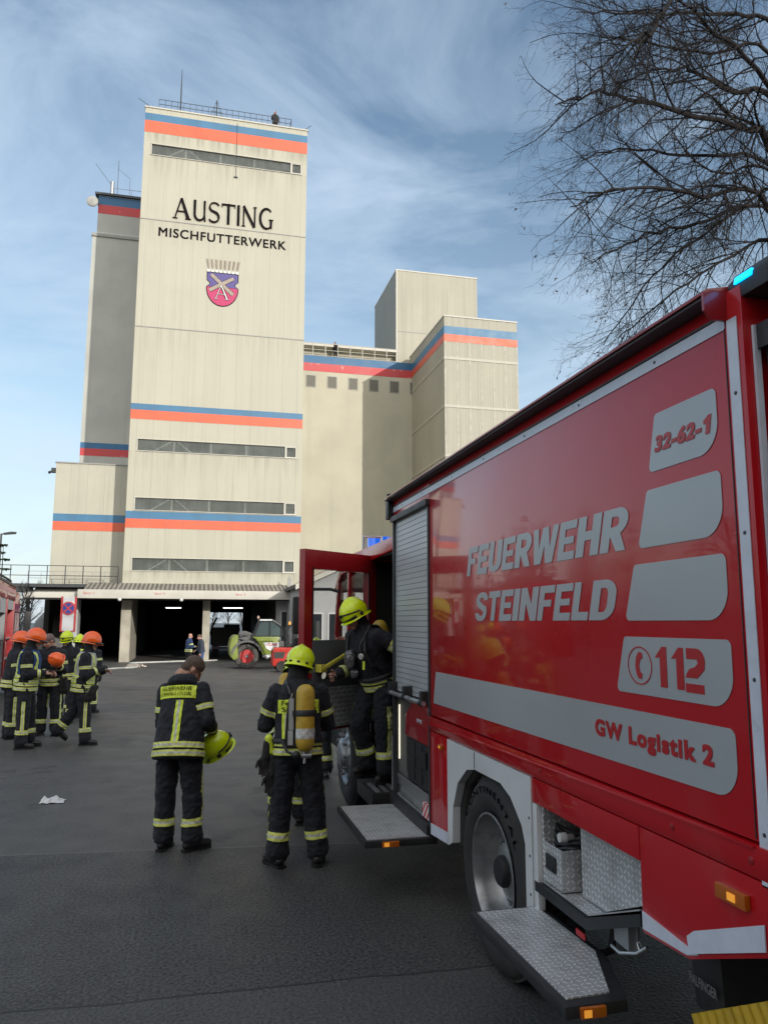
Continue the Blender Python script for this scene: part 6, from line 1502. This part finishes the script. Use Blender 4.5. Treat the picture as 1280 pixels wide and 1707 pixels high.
link_mesh('lettering', fit_text('CLAAS', (ox+1.0, YTH-.23, zz(1.14)), (1, 0, 0), (0, 0, 1), .52, .12, .03, .15, .003), red_sign, th)
tb(MB().prism([(ox+.80, zz(.55)), (ox+1.3, zz(.55)), (ox+1.3, zz(.70)), (ox+.80, zz(.70))], 1, YTH-.15, YTH+.3).lathe([(.10, -.02), (.07, -.03), (0, -.03)], (ox+1.0, YTH-.2, zz(.56)), 1, 14), 'fuel_tank', steel, bevel=.01)
# cab frame: pillars, roof, glazing
fr = [(ox+.34, zz(1.60)), (ox+.62, zz(2.36)), (ox+1.30, zz(2.40)), (ox+1.72, zz(2.05)), (ox+1.75, zz(1.60))]
for yy in (YTH-.12, YTH+.75):
    mb = MB()
    for a, b in zip(fr[:-1], fr[1:]): mb.tube([(a[0], yy, a[1]), (b[0], yy, b[1])], .045, 6)
    mb.tube([(ox+1.12, yy, zz(2.38)), (ox+1.12, yy, zz(1.6))], .025, 6).tube([(ox+.34, yy, zz(1.6)), (ox+1.75, yy, zz(1.6))], .03, 6)
    tb(mb, 'cab_frame', black_pl)
tb(MB().prism([(ox+.58, zz(2.36)), (ox+.60, zz(2.46)), (ox+1.25, zz(2.46)), (ox+1.7, zz(2.15)), (ox+1.66, zz(2.10)), (ox+1.22, zz(2.38))], 1, YTH-.18, YTH+.82), 'cab_roof', fgrey, bevel=.02)
tb(MB().box(ox+.62, ox+1.22, YTH-.19, YTH-.1, zz(2.38), zz(2.45)), 'roof_edge', white_paint)
tb(MB().prism(fr, 1, YTH-.10, YTH-.09), 'glazing', cabgl); tb(MB().prism(fr, 1, YTH+.72, YTH+.73), 'glazing', cabgl)
tb(MB().box(ox+.75, ox+1.15, YTH+.15, YTH+.55, zz(1.3), zz(1.75)).box(ox+.70, ox+.82, YTH+.15, YTH+.55, zz(1.7), zz(2.15)), 'seat', black_pl, bevel=.04)
tb(MB().lathe([(.055, 0), (.06, .06), (.045, .13), (0, .16)], (ox+.56, YTH+.2, zz(2.48)), 2, 12), 'beacon', Mat('pale_beacon', (.45, .30, .22), .3), smooth=50)
tb(MB().prism([(ox-.55, zz(1.60)), (ox+3.6, zz(1.15)), (ox+3.6, zz(.9)), (ox-.55, zz(1.30))], 1, YTH+.95, YTH+1.3), 'boom', fgrey, bevel=.02)
tb(MB().prism([(ox-.4, zz(1.66)), (ox+.3, zz(1.58)), (ox+.4, zz(1.70)), (ox-.05, zz(1.86)), (ox-.35, zz(1.84))], 1, YTH+.2, YTH+.8), 'engine_hood', fgrey, bevel=.04)
# red forklift
YF = 36.0; zf = gz(YF); px0 = onY(454, 1110, YF).x
fk = thing('forklift', 'red and black forklift with an orange beacon beside the open truck door', 'forklift', (px0+.8, YF, zf))
def fb(mb, nm, m, par=None, **k): return mb.build(nm, m, par or fk, **k)
fz = lambda h: zf+h
cwt = fb(MB().prism([(px0, fz(.30)), (px0+.02, fz(.95)), (px0+.12, fz(1.10)), (px0+.95, fz(1.10)), (px0+.95, fz(.55)), (px0+.70, fz(.25)), (px0+.25, fz(.18))], 1, YF, YF+1.1), 'counterweight', Mat('forklift_red', (.45, .03, .02), .3, coat=.5, var=.05), bevel=.06, seg=3)
fb(MB().prism([(px0+.08, fz(.62)), (px0+.50, fz(.62)), (px0+.58, fz(.90)), (px0+.06, fz(.90))], 1, YF-.012, YF+.0), 'rear_grille', black_pl, cwt)
fb(MB().box(px0+.9, px0+2.0, YF+.02, YF+1.08, fz(.25), fz(1.0)), 'chassis', black_pl, bevel=.04)
for cx_, r in ((px0+.42, .25), (px0+1.75, .32)):
    for yy in (YF-.06, YF+.95): fb(MB().lathe([(r*.5, 0), (r*.95, -.02), (r, .03), (r, .18), (r*.5, .2)], (cx_, yy, fz(r)), 1, 24, True).lathe([(r*.52, .02), (0, .03)], (cx_, yy, fz(r)), 1, 16), 'wheel', rubber)
mb = MB()
for yy in (YF+.05, YF+1.05):
    mb.tube([(px0+.70, yy, fz(1.1)), (px0+.62, yy, fz(1.6)), (px0+.70, yy, fz(1.98)), (px0+.85, yy, fz(2.12)), (px0+1.65, yy, fz(2.14)), (px0+1.95, yy, fz(1.2)), (px0+2.0, yy, fz(.9))], .05, 6)
    mb.tube([(px0+1.02, yy, fz(1.1)), (px0+1.10, yy, fz(2.1))], .055, 6)
for k in range(5): mb.tube([(px0+.9+k*.17, YF+.05, fz(2.13)), (px0+.9+k*.17, YF+1.05, fz(2.13))], .02, 5)
fb(mb, 'overhead_guard', black_pl)
fb(MB().box(px0+.75, px0+1.2, YF+.3, YF+.8, fz(1.1), fz(1.25)).box(px0+.72, px0+.84, YF+.3, YF+.8, fz(1.2), fz(1.7)), 'seat', black_pl, bevel=.04)
fb(MB().tube([(px0+1.6, YF+.55, fz(1.0)), (px0+1.45, YF+.55, fz(1.45))], .025, 6).lathe([(.17, -.015), (.19, 0), (.17, .015)], (px0+1.45, YF+.55, fz(1.46)), 2, 18), 'steering_wheel', black_pl)
fb(MB().lathe([(.05, 0), (.055, .05), (.045, .14), (0, .17)], (px0+.78, YF+.2, fz(2.12)), 2, 12), 'beacon', amber_lit, smooth=50)
for yy in (YF+.3, YF+.75): fb(MB().box(px0+2.1, px0+2.2, yy, yy+.1, fz(.1), fz(2.3)), 'mast', dark_steel)
fb(MB().box(px0+2.2, px0+3.2, YF+.3, YF+.42, fz(.05), fz(.1)).box(px0+2.2, px0+3.2, YF+.7, YF+.82, fz(.05), fz(.1)), 'fork', dark_steel)
# dark lorry parked inside the hall
YD = 57.0; zd = -.49; dx = onY(352, 1090, YD).x
dl = thing('dark_lorry', 'dark lorry parked inside the right bay of the loading hall', 'lorry', (dx+1.0, YD, zd))
def db(mb, nm, m, par=None, **k): return mb.build(nm, m, par or dl, **k)
db(MB().box(dx+.05, dx+1.98, YD, YD+6, zd+.75, zd+2.05).box(dx+1.05, dx+1.95, YD+.02, YD+6, zd+2.05, zd+2.28), 'body', chassis, bevel=.03)
for q in (.12, 1.5): db(MB().lathe([(.0, -.01), (.42, 0), (.45, .05), (.45, .4), (0, .42)], (dx+q, YD+1.0, zd+.45), 0, 24), 'wheel', rubber)
db(MB().box(dx+.0, dx+2.0, YD-.05, YD+.02, zd+.55, zd+.72), 'bumper', dark_steel)
for q in (.25, 1.6): db(MB().box(dx+q, dx+q+.16, YD-.07, YD-.051, zd+.6, zd+.68), 'tail_light', red_dull)
db(MB().tube([(dx-.05, YD+3, zd+1.9), (dx-.32, YD+2.8, zd+2.0)], .02, 6).box(dx-.42, dx-.22, YD+2.75, YD+2.85, zd+1.35, zd+2.0), 'mirror', steel, bevel=.02)
db(MB().tube([(dx+.02, YD+.5, zd+2.1), (dx+.35, YD+.4, zd+2.75)], .07, 8).tube([(dx-.1, YD+.5, zd+1.6), (dx+.02, YD+.5, zd+2.1)], .05, 8), 'loader_arm', black_pl)
# ================================================================== SMALL THINGS
# no-stopping sign on its red and white board
Y_S = 39.0; ps = onY(115, 1014, Y_S); zs = gz(Y_S)
sb2 = thing('sign_board', 'white board with red edges and a round blue no stopping sign at the hall corner', 'sign', (ps.x, Y_S, zs))
MB().box(ps.x-.34, ps.x+.34, Y_S, Y_S+.04, 1.48, 3.12).build('board', white_paint, sb2)
for s in (-1, 1): MB().box(ps.x+s*.30-.045, ps.x+s*.30+.045, Y_S-.012, Y_S-.002, 1.48, 3.12).build('red_edge', red_sign, sb2)
MB().box(ps.x-.28, ps.x+.28, Y_S-.012, Y_S-.002, 1.48, 1.53).build('red_edge', red_sign, sb2)
for s in (-.2, .2): MB().tube([(ps.x+s, Y_S+.06, zs), (ps.x+s, Y_S+.06, 1.48)], .03, 8).build('post', steel, sb2)
dsc = MB().lathe([(0, 0), (.31, 0), (.31, .012), (0, .012)], (ps.x, Y_S-.05, ps.z), 1, 36).build('round_sign', red_sign, sb2)
MB().lathe([(0, 0), (.245, 0), (.245, .004), (0, .004)], (ps.x, Y_S-.056, ps.z), 1, 36).build('blue_field', Mat('sign_blue', (.03, .06, .30), .4), dsc)
for s in (-1, 1):
    k = .17; w_ = .032; q = [(-k, -k*s), (k, k*s)]
    n = (-.7071*s*w_, .7071*w_)
    MB().prism([(ps.x+q[0][0]+n[0], ps.z+q[0][1]+n[1]), (ps.x+q[1][0]+n[0], ps.z+q[1][1]+n[1]), (ps.x+q[1][0]-n[0], ps.z+q[1][1]-n[1]), (ps.x+q[0][0]-n[0], ps.z+q[0][1]-n[1])], 1, Y_S-.062-.003*(s+1), Y_S-.058-.003*(s+1)).build('cross_bar', red_sign, dsc)
# street lamp
pl = onY(3, 890, 45.0)
sl_o = thing('street_lamp', 'grey street lamp with a flat head at the left edge', 'street lamp', (pl.x, 45, gz(45)))
MB().tube([(pl.x, 45, gz(45)), (pl.x, 45, pl.z+.02)], [.075, .05], 10).build('pole', dark_steel, sl_o, smooth=60)
MB().tube([(pl.x, 45, pl.z-.02), (pl.x+.2, 45, pl.z+.03)], .035, 8).build('arm', dark_steel, sl_o)
MB().prism([(pl.x+.12, pl.z-.04), (pl.x+.70, pl.z+.02), (pl.x+.74, pl.z+.12), (pl.x+.5, pl.z+.13), (pl.x+.12, pl.z+.05)], 1, 44.86, 45.14).build('lamp_head', dark_steel, sl_o, bevel=.02)
# hose across the yard
hose_m = Mat('hose_white', (.50, .50, .47), .7, var=.12, vscale=6)
def gp(px_, py_):
    z_ = -.2
    for _ in range(6): q = gpt(px_, py_, z_); z_ = gz(q.y)
    return V((q.x, q.y, z_))
hp = [gp(*q) for q in ((60, 1165), (122, 1143), (150, 1126), (178, 1117.5), (210, 1115), (228, 1113.5), (238, 1111), (222, 1108.5), (216, 1107), (232, 1106), (262, 1105), (300, 1103.5), (335, 1103), (365, 1101.5))]
hs2 = []
for i in range(len(hp)-1):
    a = hp[max(i-1, 0)]; b = hp[i]; c = hp[i+1]; d = hp[min(i+2, len(hp)-1)]
    for k in range(6):
        u = k/6; q = .5*((2*b)+(c-a)*u+(2*a-5*b+4*c-d)*u*u+(3*b-a-3*c+d)*u**3); q.z = gz(q.y)+.045; hs2.append(q)
tag(MB().tube(hs2, .05, 8).build('fire_hose', hose_m, None, hs2[0], smooth=60), 'long white fire hose lying across the yard towards the hall', 'hose')
c_ = gp(228, 1113); mb = MB()
for k in range(7):
    a = k*.9; mb.tube([c_+V((.5*cos(a), .5*sin(a), .06+.02*k)), c_+V((.1, .1*sin(k), .12)), c_+V((.5*cos(a+2.4), .4*sin(a+2.4), .05))], .035, 6)
tag(mb.build('hose_bundle', Mat('hose_beige', (.42, .36, .30), .75, var=.2, vscale=6), None, c_, smooth=60), 'tangled loose end of hose lying beside the white hose', 'hose')
# plastic bag on the asphalt
pb = gpt(88, 1337); mb = MB(); rnd = random.Random(4); g = [[None]*9 for _ in range(7)]
for i in range(7):
    for j in range(9):
        u, v_ = (i/6-.5), (j/8-.5); e = max(abs(u), abs(v_))*2
        g[i][j] = mb.bm.verts.new(pb+V((v_*.24+rnd.gauss(0, .008), u*.17+rnd.gauss(0, .008), .006+(1-e)*.045+max(0, rnd.gauss(0, .014)))))
for i in range(6):
    for j in range(8): mb.bm.faces.new((g[i][j], g[i][j+1], g[i+1][j+1], g[i+1][j]))
tag(mb.build('plastic_bag', Mat('bag_white', (.66, .66, .66), .35, coat=.3), None, pb), 'crumpled white plastic bag lying on the asphalt at the left', 'bag')
# tarpaulin covered stack beyond the left end of the canopy
tpl_ = onY(83, 1045, 58)
mb = MB(); mb.rings([(V((tpl_.x, 58, -.5)), V((1.15, 0, 0)), V((0, 1.6, 0))), (V((tpl_.x, 58, 1.0)), V((1.15, 0, 0)), V((0, 1.6, 0))), (V((tpl_.x+.05, 58, 2.0)), V((.95, 0, 0)), V((0, 1.4, 0))), (V((tpl_.x+.05, 58, 2.6)), V((.45, 0, 0)), V((0, .8, 0)))], 18)
tag(mb.build('tarpaulin_stack', Mat('tarp_grey', (.16, .16, .155), .7, var=.2, vscale=2, bump=.4, bscale=3), None, (tpl_.x, 58, -.5), smooth=60), 'grey covered stack left of the sign board below the walkway', 'stack')
